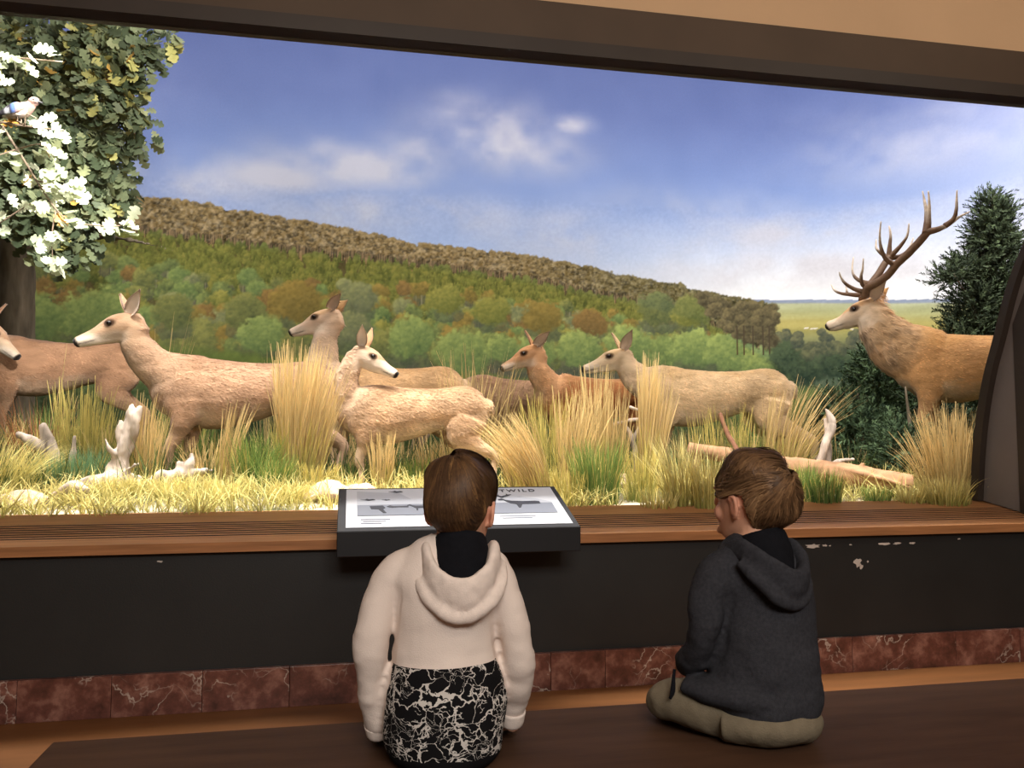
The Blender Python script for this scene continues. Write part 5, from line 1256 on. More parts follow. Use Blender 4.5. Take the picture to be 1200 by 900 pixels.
# ------------------------------------------------------------------ jay
def make_jay(loc, rz):
    bm = bmesh.new()
    loft(bm, [(-0.105, 0, 0.045), (-0.075, 0, 0.058), (-0.02, 0, 0.07), (0.03, 0, 0.078), (0.065, 0, 0.095), (0.085, 0, 0.112)], [(0.012, 0.01), (0.026, 0.026), (0.042, 0.043), (0.042, 0.043), (0.030, 0.032), (0.02, 0.022)], 18)
    ell(bm, (0.092, 0, 0.122), (0.033, 0.026, 0.027))
    me = remeshed(bm, 0.004, 3, 0.5, 'body'); P = coords(me)
    c = np.zeros((len(P), 3)); c[:] = lin_np(np.array((136, 108, 98)))
    def bl(col, w): c[:] = c*(1-w[:, None])+lin_np(np.array(col))*w[:, None]
    bl((150, 136, 128), smooth(0.055, 0.035, P[:, 2])); bl((152, 134, 124), smooth(0.135, 0.145, P[:, 2]))
    bl((30, 26, 26), np.exp(-(((P[:, 0]-0.112)/0.014)**2+((P[:, 2]-0.108)/0.006)**2))); bl((240, 236, 232), smooth(-0.06, -0.085, P[:, 0]))
    set_col(me, c)
    root = empty('jay', loc, rz); tag(root, 'jay with a blue wing patch perched on the thin lit oak twig', 'bird')
    link_mesh('body', me, M_bird, root)
    for sd in (-1, 1):
        bm = bmesh.new()
        loft(bm, [(0.045, sd*0.036, 0.085), (0.01, sd*0.045, 0.075), (-0.05, sd*0.036, 0.062), (-0.115, sd*0.02, 0.048)], [(0.008, 0.02), (0.008, 0.03), (0.007, 0.024), (0.003, 0.008)], 14)
        o = bm_obj('wing', bm, M_bird, root, True); P = coords(o.data); c = np.zeros((len(P), 3)); c[:] = lin_np(np.array((40, 38, 42)))
        def bl(col, w): c[:] = c*(1-w[:, None])+lin_np(np.array(col))*w[:, None]
        bl((134, 108, 100), smooth(0.0, 0.02, P[:, 0])); bl((70, 92, 140), smooth(0.02, 0.012, P[:, 0])*smooth(-0.015, -0.005, P[:, 0])); bl((150, 150, 154), smooth(-0.02, -0.028, P[:, 0])*smooth(-0.065, -0.05, P[:, 0])*(P[:, 2] < 0.075))
        set_col(o.data, c); o['label'] = 'dark wing with blue and white patch'
        bm = bmesh.new(); bmesh.ops.create_uvsphere(bm, u_segments=10, v_segments=8, radius=0.0045, matrix=Matrix.Translation((0.105, sd*0.0225, 0.126))); bm_obj('eye', bm, M_eye, root, True)
    bm = bmesh.new(); loft(bm, [(0.115, 0, 0.118), (0.135, 0, 0.115), (0.152, 0, 0.108)], [(0.008, 0.009), (0.006, 0.006), (0.001, 0.001)], 10); bm_obj('beak', bm, M_black, root, True)
    bm = bmesh.new(); loft(bm, [(-0.09, 0, 0.05), (-0.14, 0, 0.035), (-0.23, 0, 0.01)], [(0.022, 0.008), (0.024, 0.006), (0.026, 0.003)], 12); bm_obj('tail', bm, M_black, root, True)
    bm = bmesh.new()
    for sd in (-1, 1):
        loft(bm, [(0.0, sd*0.016, 0.04), (0.004, sd*0.016, 0.015), (0.0, sd*0.016, 0.0)], [0.006, 0.0035, 0.0035], 8)
        for dy in (-0.007, 0, 0.007): loft(bm, [(0, sd*0.016, 0.001), (0.02, sd*0.016+dy, 0.001)], [0.003, 0.002], 6)
    bm_obj('feet', bm, M_twig, root, True)
make_jay((-1.90, 1.12, 3.04), rd(-18))

# ------------------------------------------------------------------ junipers
def juniper(name, base, shapes, n, lab, seed, cat='tree', dark=(40, 58, 42), lit=(86, 108, 72), trunk=None, sp=(0.16, 0.34)):
    """shapes: ellipsoids (cx,cy,cz,rx,ry,rz) relative to base, share"""
    rg = np.random.default_rng(seed)
    root = empty(name, base); tag(root, lab, cat)
    tot = sum(s[6] for s in shapes)
    Vs, Fs, Cs, off = [], [], [], 0
    for (cx, cy, cz, rx, ry, rz, sh) in shapes:
        m = int(n*sh/tot)
        p = rg.normal(size=(m, 3)); p /= np.linalg.norm(p, axis=1)[:, None]; rad = rg.uniform(0.25, 1, (m, 1))**0.6
        q = p*rad
        pos = q*np.array((rx, ry, rz))+np.array((cx, cy, cz))
        dr = p*np.array((1, 1, 0.5))+np.array((0, 0, 0.55))+rg.normal(0, 0.35, (m, 3)); dr /= np.linalg.norm(dr, axis=1)[:, None]
        ln = rg.uniform(*sp, m)
        kn = 16                                   # leaflets per spray
        t = np.linspace(0.05, 1, kn)[None, :, None]
        a = rg.uniform(0, 2*PI, (m, kn)); 
        sidev = np.cross(dr, np.array((0.3, 0.5, 0.2))); sidev /= np.linalg.norm(sidev, axis=1)[:, None]; side2 = np.cross(dr, sidev)
        c0 = pos[:, None]+dr[:, None]*ln[:, None, None]*t+np.array((0, 0, -0.12))*(ln[:, None, None]*t**2)
        od = sidev[:, None]*np.cos(a)[..., None]+side2[:, None]*np.sin(a)[..., None]
        lf = (ln[:, None]*0.26*(1.1-t[..., 0]*0.7))[..., None]
        tip = c0+od*lf*0.8+dr[:, None]*lf*0.9
        w = np.cross(od, dr[:, None])*0.011*(ln[:, None, None]/0.25)
        V = np.stack([c0-w*0.6, c0+w*0.6, tip+w*0.5, tip-w*0.5], 2).reshape(-1, 3)
        F = np.arange(len(V)).reshape(-1, 4)+off
        tone = np.clip(rg.uniform(0, 1, (m, 1, 1))*0.8+0.2*t, 0, 1)
        c = lin_np(np.array(dark, float))*(1-tone)+lin_np(np.array(lit, float))*tone
        c = np.repeat(c[:, :, None]*np.ones((1, kn, 1, 1)), 4, 2).reshape(-1, 3)
        V[:, 2] = np.maximum(V[:, 2], 0.01+0.02*rg.uniform(0, 1, len(V)))
        Vs.append(V); Fs.append(F); Cs.append(c); off += len(V)
    me = raw_mesh('foliage', np.vstack(Vs), np.vstack(Fs)); set_col(me, np.vstack(Cs))
    link_mesh('foliage', me, M_needle, root, False)
    bm = bmesh.new()
    for tp, r in (trunk or [([(0, 0, -0.05), (0.02, 0, 0.3), (0, 0.02, 0.7)], 0.03)]):
        loft(bm, tp, [r*(1-0.8*i/(len(tp)-1)) for i in range(len(tp))], 10)
    bm_obj('trunk', bm, M_bark, root, True)
juniper('juniper_tree', (6.36, 3.1, G(6.36, 3.1)), [(0, 0, 2.62, 0.09, 0.1, 0.2, 0.8), (0.0, 0, 2.38, 0.17, 0.17, 0.36, 2.4), (0.03, 0, 2.05, 0.22, 0.22, 0.45, 3.4), (0.05, 0, 1.5, 0.28, 0.28, 0.6, 4.5), (0.05, 0, 0.8, 0.4, 0.35, 0.6, 4), (-0.36, -0.05, 2.02, 0.16, 0.14, 0.09, 0.7), (-0.56, -0.1, 1.90, 0.15, 0.14, 0.08, 0.6), (-0.3, -0.1, 1.62, 0.28, 0.22, 0.24, 1.8), (-0.45, -0.1, 1.25, 0.32, 0.25, 0.3, 2.0), (-0.55, -0.1, 0.7, 0.45, 0.35, 0.5, 2.5), (0.5, 0.1, 1.2, 0.4, 0.35, 0.9, 2.5)], 5200,
        'tall dark juniper tree rising behind the stag near the right side', 41, dark=(40, 50, 38), lit=(78, 92, 64), trunk=[([(0, 0, -0.05), (0, 0, 1.2), (0.02, 0, 2.8)], 0.07), ([(0, 0, 0.9), (-0.3, -0.05, 1.6), (-0.55, -0.1, 1.95)], 0.03), ([(0, 0, 0.3), (0.4, 0.05, 0.9), (0.6, 0.1, 1.8)], 0.04)], sp=(0.09, 0.22))
juniper('juniper_bush', (4.02, 1.95, G(4.02, 1.95)), [(0, 0, 0.28, 0.32, 0.3, 0.26, 1), (-0.1, 0.1, 0.5, 0.16, 0.18, 0.2, 0.5)], 800, 'dark juniper bush behind the white forked branch', 43, 'bush', (40, 58, 46), (104, 128, 92), sp=(0.08, 0.2))
juniper('juniper_bush', (4.06, 1.42, G(4.06, 1.42)), [(0, 0, 0.18, 0.24, 0.22, 0.2, 1), (-0.05, 0.05, 0.3, 0.16, 0.16, 0.14, 0.4)], 620, 'low juniper bush just left of the front leg of the stag', 44, 'bush', (42, 58, 46), (106, 130, 94), sp=(0.07, 0.16))
juniper('juniper_bush', (4.60, 2.65, G(4.60, 2.65)), [(0, 0, 0.4, 0.34, 0.3, 0.4, 1), (0.05, 0, 0.85, 0.16, 0.2, 0.25, 0.5)], 900, 'taller pointed juniper bush between the farther boy and the stag, against the painting', 45, 'bush', (38, 54, 42), (98, 122, 84), sp=(0.09, 0.22))
juniper('juniper_bush', (5.15, 2.75, G(5.15, 2.75)), [(0, 0, 0.4, 0.45, 0.3, 0.42, 1)], 800, 'dark juniper bush filling the shade behind the chest of the stag', 46, 'bush', (32, 44, 36), (76, 96, 70), sp=(0.1, 0.24))

# ------------------------------------------------------------------ bench
BZ = 0.42
bench = empty('bench', (1.6, -1.90, 0))
tag(bench, 'long dark wooden bench the two boys sit on', 'bench')
bm = bmesh.new(); box(bm, -2.36, 4.4, -0.40, 0.35, BZ-0.055, BZ, 0.006); bm_obj('seat', bm, M_bench, bench)
for x in (-2.1, 0.2, 2.2, 4.2):
    bm = bmesh.new(); box(bm, x-0.04, x+0.04, -0.33, 0.28, 0, BZ-0.055, 0.004); bm_obj('leg', bm, M_bench, bench)
bm = bmesh.new(); box(bm, -2.06, 4.16, -0.06, -0.01, 0.22, 0.33, 0.003); bm_obj('stretcher', bm, M_bench, bench)

# ------------------------------------------------------------------ information sign
sg = empty('information_sign', (0.494, 0, 0))
tag(sg, 'black desk-shaped information sign with deer silhouettes on the wooden sill', 'sign')
bm = bmesh.new()
prism(bm, [(-0.345, 0.712), (-0.345, 0.822), (0.147, 0.976), (0.147, 0.80), (0.06, 0.778), (-0.05, 0.757), (-0.05, 0.712)], 'X', -0.542, 0.542)
bmesh.ops.bevel(bm, geom=list(bm.edges), offset=0.003, segments=1, affect='EDGES')
bm_obj('case', bm, M_black, sg)
SLO = math.atan2(0.976-0.822, 0.492); sc_, ss_ = math.cos(SLO), math.sin(SLO)
SM = Matrix(((1, 0, 0, 0), (0, sc_, -ss_, -0.345), (0, ss_, sc_, 0.822), (0, 0, 0, 1)))   # (u, v, height) on the sloping face
LEN = math.hypot(0.492, 0.154)
def plate(name, pts, h, m, parent=sg, t=0.0012, lab=None):
    bm = bmesh.new(); prism(bm, pts, 'Z', h, h+t); bmesh.ops.transform(bm, matrix=SM, verts=bm.verts)
    o = bm_obj(name, bm, m, parent)
    if lab: o['label'] = lab
    return o
R4 = lambda x0, x1, y0, y1: [(x0, y0), (x1, y0), (x1, y1), (x0, y1)]
pp = plate('printed_panel', R4(-0.505, 0.515, 0.035, 0.495), 0.001, M_print)
plate('picture_field', [(-0.455, 0.17), (0.475, 0.17), (0.475, 0.30), (0.40, 0.345), (0.33, 0.38), (0.25, 0.36), (0.17, 0.335), (0.05, 0.345), (-0.08, 0.35), (-0.2, 0.355), (-0.25, 0.43), (-0.455, 0.465)], 0.0024, M_printpale, pp)
plate('picture_field', [(-0.455, 0.16), (0.475, 0.16), (0.475, 0.285), (0.2, 0.29), (0.0, 0.285), (-0.2, 0.29), (-0.455, 0.285)], 0.0036, M_printgrey, pp)
def sil(name, pts, x, y, s, fl=1): plate(name, [(x+fl*p[0]*s, y+p[1]*s) for p in (pts if fl > 0 else pts[::-1])], 0.0050, M_printink, pp)
DEERP = [(-1.0, 0.62), (-0.86, 0.78), (-0.74, 0.80), (-0.60, 0.62), (-0.35, 0.52), (0.1, 0.50), (0.55, 0.52), (0.72, 0.42), (0.78, 0.2), (0.9, -0.05), (0.86, -0.4), (0.76, -0.4), (0.74, -0.1), (0.55, 0.12), (0.1, 0.08), (-0.2, 0.06), (-0.22, -0.4), (-0.32, -0.4), (-0.36, 0.05), (-0.5, 0.2), (-0.66, 0.42), (-0.78, 0.56)]
STAGP = [(-1.0, 0.60), (-0.80, 0.72), (-0.62, 0.52), (-0.35, 0.40), (0.2, 0.34), (0.8, 0.36), (1.0, 0.30), (1.0, 0.02), (0.5, -0.02), (0.1, -0.04), (-0.05, -0.45), (-0.15, -0.45), (-0.2, -0.02), (-0.45, 0.08), (-0.62, 0.30), (-0.74, 0.52), (-0.95, 0.50)]
ANTP = [(-0.78, 0.7), (-0.95, 0.9), (-1.05, 1.05), (-0.92, 0.96), (-0.85, 1.12), (-0.86, 0.92), (-0.74, 0.86), (-0.5, 1.0), (-0.46, 1.22), (-0.40, 1.06), (-0.2, 1.1), (-0.38, 0.94), (-0.62, 0.8), (-0.70, 0.68)]
BIRDP = [(-1, 0.1), (-0.4, 0.05), (-0.1, 0.35), (0.15, 0.1), (0.7, 0.2), (1, -0.05), (0.5, -0.15), (0.1, -0.35), (-0.3, -0.15)]
sil('silhouette', STAGP, 0.315, 0.27, 0.10); sil('silhouette', ANTP, 0.315, 0.285, 0.10)
sil('silhouette', DEERP, 0.09, 0.225, 0.075); sil('silhouette', DEERP, -0.06, 0.23, 0.085); sil('silhouette', DEERP, -0.165, 0.235, 0.06)
sil('silhouette', [(-1, 0.2), (-0.7, 0.5), (-0.4, 0.3), (0.4, 0.3), (1, 0.35), (1, 0.0), (0.2, 0.05), (-0.5, -0.05), (-0.8, 0.05)], -0.27, 0.25, 0.05)
sil('silhouette', [(-0.6, 0.6), (0.5, 0.7), (0.7, 0.2), (0.5, -0.1), (0.75, -0.9), (0.5, -0.9), (0.1, -0.1), (-0.5, 0.0)], -0.365, 0.235, 0.055)
sil('silhouette', BIRDP, -0.405, 0.35, 0.035); sil('silhouette', BIRDP, -0.32, 0.345, 0.02); sil('silhouette', BIRDP, -0.27, 0.45, 0.035)
for (x0, y0, w, k) in ((-0.44, 0.115, 0.13, 3), (-0.13, 0.115, 0.13, 2), (0.19, 0.125, 0.17, 2)):
    for q in range(k): plate('text_block', R4(x0+0.01*(q % 2), x0+w-0.02*q, y0-0.022*q, y0+0.008-0.022*q), 0.0026, M_printgrey, pp)
fc = bpy.data.curves.new('title_lettering', 'FONT'); fc.body = 'ROTWILD'; fc.size = 0.046; fc.space_character = 1.4; fc.extrude = 0.0006; fc.offset = 0.0011
fo = bpy.data.objects.new('tmp_text', fc); COL.objects.link(fo)
dg = bpy.context.evaluated_depsgraph_get(); dg.update()
tm = bpy.data.meshes.new_from_object(fo.evaluated_get(dg)); bpy.data.objects.remove(fo)
tm.materials.clear(); P = coords(tm); P[:, 0] += 0.16; P[:, 1] += 0.435; P[:, 2] += 0.0036
put_coords(tm, np.array([(SM @ Vector(p))[:] for p in P]))
link_mesh('title_lettering', tm, M_printink, pp, False)

# ------------------------------------------------------------------ people
def hand(bm, o, fwd, up, side, sc=0.82, curl=0.35, M=None):
    """o wrist, fwd to the fingers, up = back of the hand, side = thumb side"""
    o = Vector(o); f = Vector(fwd).normalized(); u = Vector(up); u = (u-f*u.dot(f)).normalized(); s = f.cross(u)
    if s.dot(Vector(side)) < 0: s = -s
    q = lambda a, b, c: tuple(o+f*(a*sc)+s*(b*sc)+u*(c*sc))
    loft(bm, [q(-0.03, 0, 0), q(0.0, 0, 0), q(0.03, 0.0, 0.0), (q(0.065, 0, 0)), q(0.085, 0, -0.002)], [(0.022*sc, 0.017*sc), (0.024*sc, 0.016*sc), (0.034*sc, 0.015*sc), (0.038*sc, 0.014*sc), (0.034*sc, 0.010*sc)], 14, up=tuple(u), M=M)
    for k, (b, L) in enumerate(((0.028, 0.066), (0.0095, 0.074), (-0.0095, 0.069), (-0.028, 0.053))):
        c = curl; p0 = (0.075, b, 0); pts = [p0]; a = 0; x, z = 0.075, 0.0
        for seg in (0.45, 0.32, 0.23):
            a += c; x += L*seg*math.cos(a); z -= L*seg*math.sin(a); pts.append((x, b*(1+0.1*len(pts)), z))
        loft(bm, [q(*p) for p in pts], [0.0085*sc, 0.0082*sc, 0.0075*sc, 0.0058*sc], 10, up=tuple(u), M=M)
    loft(bm, [q(0.015, 0.022, -0.004), q(0.04, 0.045, -0.010), q(0.065, 0.055, -0.014), q(0.085, 0.055, -0.018)], [0.013*sc, 0.0105*sc, 0.0095*sc, 0.007*sc], 10, up=tuple(u), M=M)

def head(bm, HM):
    hs = [(0, -0.012, 0.098), (0, -0.010, 0.088), (0, -0.006, 0.06), (0, -0.002, 0.02), (0, 0.004, -0.02), (0, 0.014, -0.055), (0, 0.030, -0.085), (0, 0.043, -0.110), (0, 0.048, -0.122)]
    hr = [(0.02, 0.028), (0.042, 0.055), (0.064, 0.081), (0.0725, 0.091), (0.070, 0.086), (0.061, 0.073), (0.049, 0.054), (0.034, 0.036), (0.016, 0.018)]
    loft(bm, hs, hr, 24, up=(0, 1, 0), M=HM)
    loft(bm, [(0, -0.028, -0.04), (0, -0.032, -0.09), (0, -0.040, -0.15), (0, -0.05, -0.19)], [(0.046, 0.05), (0.044, 0.046), (0.046, 0.048), (0.06, 0.055)], 18, up=(0, 1, 0), M=HM)
    loft(bm, [(0, 0.084, 0.0), (0, 0.096, -0.022), (0, 0.101, -0.036), (0, 0.092, -0.045)], [(0.006, 0.007), (0.008, 0.009), (0.011, 0.010), (0.009, 0.007)], 12, up=(0, 1, 0), M=HM)
    ell(bm, (0, 0.081, -0.075), (0.019, 0.007, 0.0045), M=HM); ell(bm, (0, 0.079, -0.083), (0.017, 0.008, 0.005), M=HM); ell(bm, (0, 0.074, -0.105), (0.02, 0.014, 0.012), M=HM)
    for sd in (-1, 1):
        ell(bm, (sd*0.030, 0.078, 0.008), (0.022, 0.012, 0.007), M=HM); ell(bm, (sd*0.037, 0.056, -0.050), (0.021, 0.020, 0.024), M=HM)
        # ear: rim and lobe
        R_ = Matrix.Rotation(sd*0.45, 3, 'Z') @ Matrix.Rotation(-0.15, 3, 'X')
        c0 = Vector((sd*0.076, -0.006, -0.022))
        rim = [c0+R_ @ Vector((sd*0.008*math.sin(a*0.5), 0.016*math.cos(a)*-1, 0.027*math.sin(a))) for a in np.linspace(-2.2, 2.6, 11)]
        loft(bm, [tuple(p) for p in rim], [0.0055]*11, 8, M=HM)
        ell(bm, c0, (0.006, 0.014, 0.023), M=HM, rot=R_)
def skin_cols(me, HM=None, tone=(214, 160, 130)):
    P = coords(me); c = np.zeros((len(P), 3)); c[:] = lin_np(np.array(tone, float))
    if HM is not None:
        Q = np.array(HM.inverted()); h = P @ Q[:3, :3].T+Q[:3, 3]
        def bl(col, w): c[:] = c*(1-w[:, None])+lin_np(np.array(col, float))*w[:, None]
        bl((206, 128, 104), 0.6*np.exp(-((np.abs(h[:, 0])-0.08)/0.016)**2-((h[:, 1]+0.006)/0.03)**2-((h[:, 2]+0.02)/0.035)**2))
        bl((214, 132, 112), 0.5*np.exp(-((np.abs(h[:, 0])-0.042)/0.02)**2-((h[:, 1]-0.07)/0.03)**2-((h[:, 2]+0.05)/0.025)**2))
        bl((186, 96, 88), 0.8*np.exp(-(h[:, 0]/0.02)**2-((h[:, 1]-0.09)/0.015)**2-((h[:, 2]+0.079)/0.009)**2))
    set_col(me, c)
def eyes_for(HM, root):
    for sd in (-1, 1):
        bm = bmesh.new(); bmesh.ops.create_uvsphere(bm, u_segments=14, v_segments=10, radius=0.0115, matrix=HM @ Matrix.Translation((sd*0.030, 0.077, -0.008)))
        bm_obj('eye', bm, M_eye, root, True)

ZL_Y = [-0.11, -0.075, -0.05, -0.03, -0.008, 0.012, 0.03, 0.045, 0.07, 0.11]
ZL_Z = [-0.098, -0.095, -0.07, -0.030, 0.002, -0.012, -0.010, 0.020, 0.040, 0.045]
def hair(HM, root, cols, seed, crown=(0.01, -0.55, 0.83), thick=0.016, swirl=0.5, n=6500, lab=None, tuft=0.0, mess=1.0):
    """a shell on the skull out to the hairline and combed strands lying on it"""
    rg = np.random.default_rng(seed)
    rad = np.array((0.0735, 0.0915, 0.100)); cen = np.array((0, -0.004, 0.0))
    pole = np.array(crown, float); pole /= np.linalg.norm(pole)
    e1 = np.cross(pole, (1, 0, 0)); e1 /= np.linalg.norm(e1); e2 = np.cross(pole, e1)
    def surf(th, ph, off):
        d = pole*np.cos(th)[..., None]+(e1*np.cos(ph)[..., None]+e2*np.sin(ph)[..., None])*np.sin(th)[..., None]
        p = d*rad
        low = np.clip(-p[..., 2]-0.02, 0, 1)          # nape follows the neck
        p = p.copy(); p[..., 1] += low*0.35*(p[..., 1] < 0); p[..., 0] *= 1-np.clip(low*4.5, 0, 0.4)
        return cen+p+d*np.asarray(off)[..., None]
    NP, NT = 72, 26
    phs = np.linspace(0, 2*PI, NP, endpoint=False); thm = np.zeros(NP)
    ts = np.linspace(0.05, 2.7, 300)
    for i, ph in enumerate(phs):
        p = surf(ts, np.full_like(ts, ph), np.zeros_like(ts))
        out = p[:, 2] < np.interp(p[:, 1], ZL_Y, ZL_Z)+np.where(p[:, 1] < -0.02, 1.0*np.maximum(np.abs(p[:, 0])-0.016, 0), 0)
        thm[i] = ts[np.argmax(out)] if out.any() else 2.5
    k = np.array([1, 2, 3, 2, 1.])/9; thm = np.convolve(np.concatenate([thm[-2:], thm, thm[:2]]), k, 'valid')
    thmax = lambda ph: np.interp(np.mod(ph, 2*PI), np.append(phs, 2*PI), np.append(thm, thm[0]))
    def lift(th, ph):
        f = th/thmax(ph)
        return thick*(1-0.9*smooth(0.55, 1.0, f))*(0.9+0.25*np.sin(ph*3+th*4))
    bm = bmesh.new()
    tt = np.linspace(0.0, 1.0, NT)
    rings = []
    for j, f in enumerate(tt):
        th = np.maximum(f*thm, 1e-3); off = lift(th, phs)-0.003
        if j == NT-1: off = off-0.002
        rings.append([bm.verts.new(HM @ Vector(p)) for p in surf(th, phs, off)])
    rings.append([bm.verts.new(HM @ Vector(p)) for p in surf(thm*0.985, phs, np.full(NP, -0.006))])
    for a, b in zip(rings[:-1], rings[1:]):
        for i in range(NP): bm.faces.new((a[i], a[(i+1) % NP], b[(i+1) % NP], b[i]))
    bm.faces.new(rings[0])
    me = bpy.data.meshes.new('hair'); bmesh.ops.recalc_face_normals(bm, faces=bm.faces); bm.to_mesh(me); bm.free()
    V0 = coords(me); F0 = [tuple(p.vertices) for p in me.polygons]; bpy.data.meshes.remove(me)
    c0 = np.tile(lin_np(np.array(cols[1], float)), (len(V0), 1))
    # strands
    ks = 7
    ph0 = rg.uniform(0, 2*PI, n); f0 = 0.05+rg.uniform(0, 1, n)**0.75*0.93
    lenf = rg.uniform(0.28, 0.5, n)
    t = np.linspace(0, 1, ks)[None]
    clump = np.round(ph0*9)/9
    wob = mess*0.7*(vnoise(np.stack([np.cos(ph0)*3+9, np.sin(ph0)*3+9, f0*3], 1), 1.0, seed)-0.5)
    f = np.clip(f0[:, None]+lenf[:, None]*t, 0, 1.02+0.05*rg.uniform(0, 1, n)[:, None])
    ph = ph0[:, None]+swirl*(1-np.exp(-2.0*f))+0.25*mess*np.sin(3*ph0+5*f0)[:, None]*t+wob[:, None]*t*0.8
    th = f*thmax(ph)
    off = lift(th, ph)+(0.001+0.004*rg.uniform(0, 1, n)[:, None])+tuft*np.sin(PI*t)*rg.uniform(0, 1, n)[:, None]-0.002*t**3
    C = surf(th, ph, off)
    T = np.gradient(C, axis=1); d = C-cen; sd = np.cross(T, d); sd /= np.linalg.norm(sd, axis=2)[..., None]+1e-9
    w = (0.0016*rg.uniform(0.6, 1.4, n))[:, None]*np.array([0.6, 1, 1, 1, 0.9, 0.6, 0.15])[None]
    Vs = np.stack([C-sd*w[..., None], C+sd*w[..., None]], 2).reshape(-1, 3)
    M4 = np.array(HM); Vs = Vs @ M4[:3, :3].T+M4[:3, 3]
    b = (np.arange(n)*ks*2)[:, None]+(np.arange(ks-1)*2)[None]+len(V0)
    Fs = np.stack([b, b+1, b+3, b+2], -1).reshape(-1, 4)
    pal = lin_np(np.array(cols, float))
    tone = vnoise(np.stack([np.cos(clump)*4, np.sin(clump)*4, f0*3], 1), 1.3, seed+3)*0.75+rg.uniform(0, 1, n)*0.35
    ci = np.clip(tone, 0, 0.999)*(len(pal)-1); i0 = ci.astype(int); fr = (ci-i0)[:, None]
    cs = pal[i0]*(1-fr)+pal[np.minimum(i0+1, len(pal)-1)]*fr
    me = raw_mesh('hair', np.vstack([V0, Vs]), F0+[tuple(q) for q in Fs.tolist()])
    set_col(me, np.vstack([c0, np.repeat(cs, ks*2, 0)]))
    o = link_mesh('hair', me, M_hair, root, True)
    if lab: o['label'] = lab
    return o

def torso_bm(bm, secs, n=28):
    """secs: (z, cx, cy, half width, half depth)"""
    loft(bm, [(s[1], s[2], s[0]) for s in secs], [(s[3], s[4]) for s in secs], n, up=(0, 1, 0), k=4)

def shoe(name, root, M, m):
    bm = bmesh.new()
    loft(bm, [(0, -0.075, 0.03), (0, -0.04, 0.038), (0, 0.02, 0.034), (0, 0.075, 0.026), (0, 0.115, 0.022), (0, 0.128, 0.02)], [(0.028, 0.028), (0.036, 0.038), (0.040, 0.034), (0.042, 0.026), (0.034, 0.021), (0.012, 0.012)], 16, up=(0, 0, 1), M=M)
    loft(bm, [(0, -0.04, 0.04), (0, -0.045, 0.085)], [(0.036, 0.04), (0.036, 0.04)], 14, up=(0, 1, 0), M=M)
    me = remeshed(bm, 0.006, 2, 0.5, name)
    return link_mesh(name, me, m, root)

# ---- nearer boy: cream hoodie with a marbled lower half
b1 = empty('person', (0.243, -1.872, BZ), rd(-5))
tag(b1, 'boy in a cream hoodie with black marbled lower half, sitting before the sign', 'person')
H1 = Matrix.Translation((0.040, 0.012, 0.633)) @ Matrix.Scale(1.08, 4) @ Matrix.Rotation(rd(-20), 4, 'Z') @ Matrix.Rotation(rd(6), 4, 'X')
AL = [(-0.06, 0.0, 0.492), (-0.118, 0.0, 0.468), (-0.160, -0.005, 0.40), (-0.181, -0.012, 0.30), (-0.184, 0.01, 0.20), (-0.172, 0.045, 0.10), (-0.166, 0.065, 0.055)]
AR = [(0.07, 0.0, 0.490), (0.118, 0.0, 0.466), (0.150, -0.005, 0.40), (0.177, -0.012, 0.30), (0.185, 0.015, 0.215), (0.183, 0.06, 0.13), (0.178, 0.085, 0.065)]
AW = [0.024, 0.032, 0.033, 0.029, 0.028, 0.027, 0.024]
bm = bmesh.new()
torso_bm(bm, [(0.03, 0, 0.0, 0.115, 0.10), (0.10, 0, 0, 0.135, 0.11), (0.2, 0, 0.0, 0.125, 0.095), (0.3, 0, 0, 0.118, 0.088), (0.42, 0, 0.0, 0.130, 0.088), (0.48, 0.005, -0.002, 0.11, 0.07), (0.515, 0.02, -0.006, 0.07, 0.055), (0.56, 0.035, -0.01, 0.047, 0.047)])
for A in (AL, AR): loft(bm, A, AW, 14, up=(0, 1, 0))
for sd in (-1, 1):
    loft(bm, [(sd*0.07, 0.02, 0.085), (sd*0.075, 0.2, 0.09), (sd*0.078, 0.37, 0.075), (sd*0.078, 0.40, -0.02), (sd*0.078, 0.385, -0.2), (sd*0.078, 0.38, -0.30)], [0.075, 0.065, 0.052, 0.048, 0.042, 0.034], 16, up=(0.2, 0, 1))
hand(bm, (-0.166, 0.07, 0.042), (0.12, 1, -0.22), (0, 0.2, 1), (1, 0, 0), curl=0.16)
hand(bm, (0.178, 0.09, 0.045), (-0.12, 1, -0.25), (0, 0.2, 1), (-1, 0, 0), curl=0.16)
head(bm, H1)
me = remeshed(bm, 0.0046, 3, 0.5, 'body'); skin_cols(me, H1); link_mesh('body', me, M_skin, b1)
eyes_for(H1, b1)
hair(H1, b1, [(48, 33, 22), (70, 49, 32), (92, 66, 42), (134, 98, 60)], 2, crown=(0.0, -0.22, 0.97), thick=0.024, swirl=0.55, lab='short brown hair with lighter streaks')
bm = bmesh.new()
torso_bm(bm, [(0.004, 0, 0.0, 0.115, 0.10), (0.03, 0, -0.002, 0.140, 0.122), (0.075, 0.0, -0.004, 0.153, 0.130), (0.14, 0.0, -0.002, 0.156, 0.122), (0.20, 0.0, 0, 0.149, 0.112), (0.255, 0.0, 0, 0.132, 0.105), (0.33, 0, 0, 0.126, 0.102), (0.40, 0, 0, 0.132, 0.102), (0.45, 0.002, -0.002, 0.142, 0.096), (0.49, 0.010, -0.006, 0.112, 0.082), (0.52, 0.022, -0.010, 0.082, 0.068), (0.54, 0.030, -0.012, 0.06, 0.056)])
SW = [0.040, 0.048, 0.047, 0.042, 0.041, 0.037, 0.034]
for A in (AL, AR): loft(bm, A[:6]+[tuple(np.array(A[6])+np.array((0, -0.004, 0.012)))], SW, 18, up=(0, 1, 0))
me = remeshed(bm, 0.006, 6, 0.5, 'hoodie')
P = coords(me)
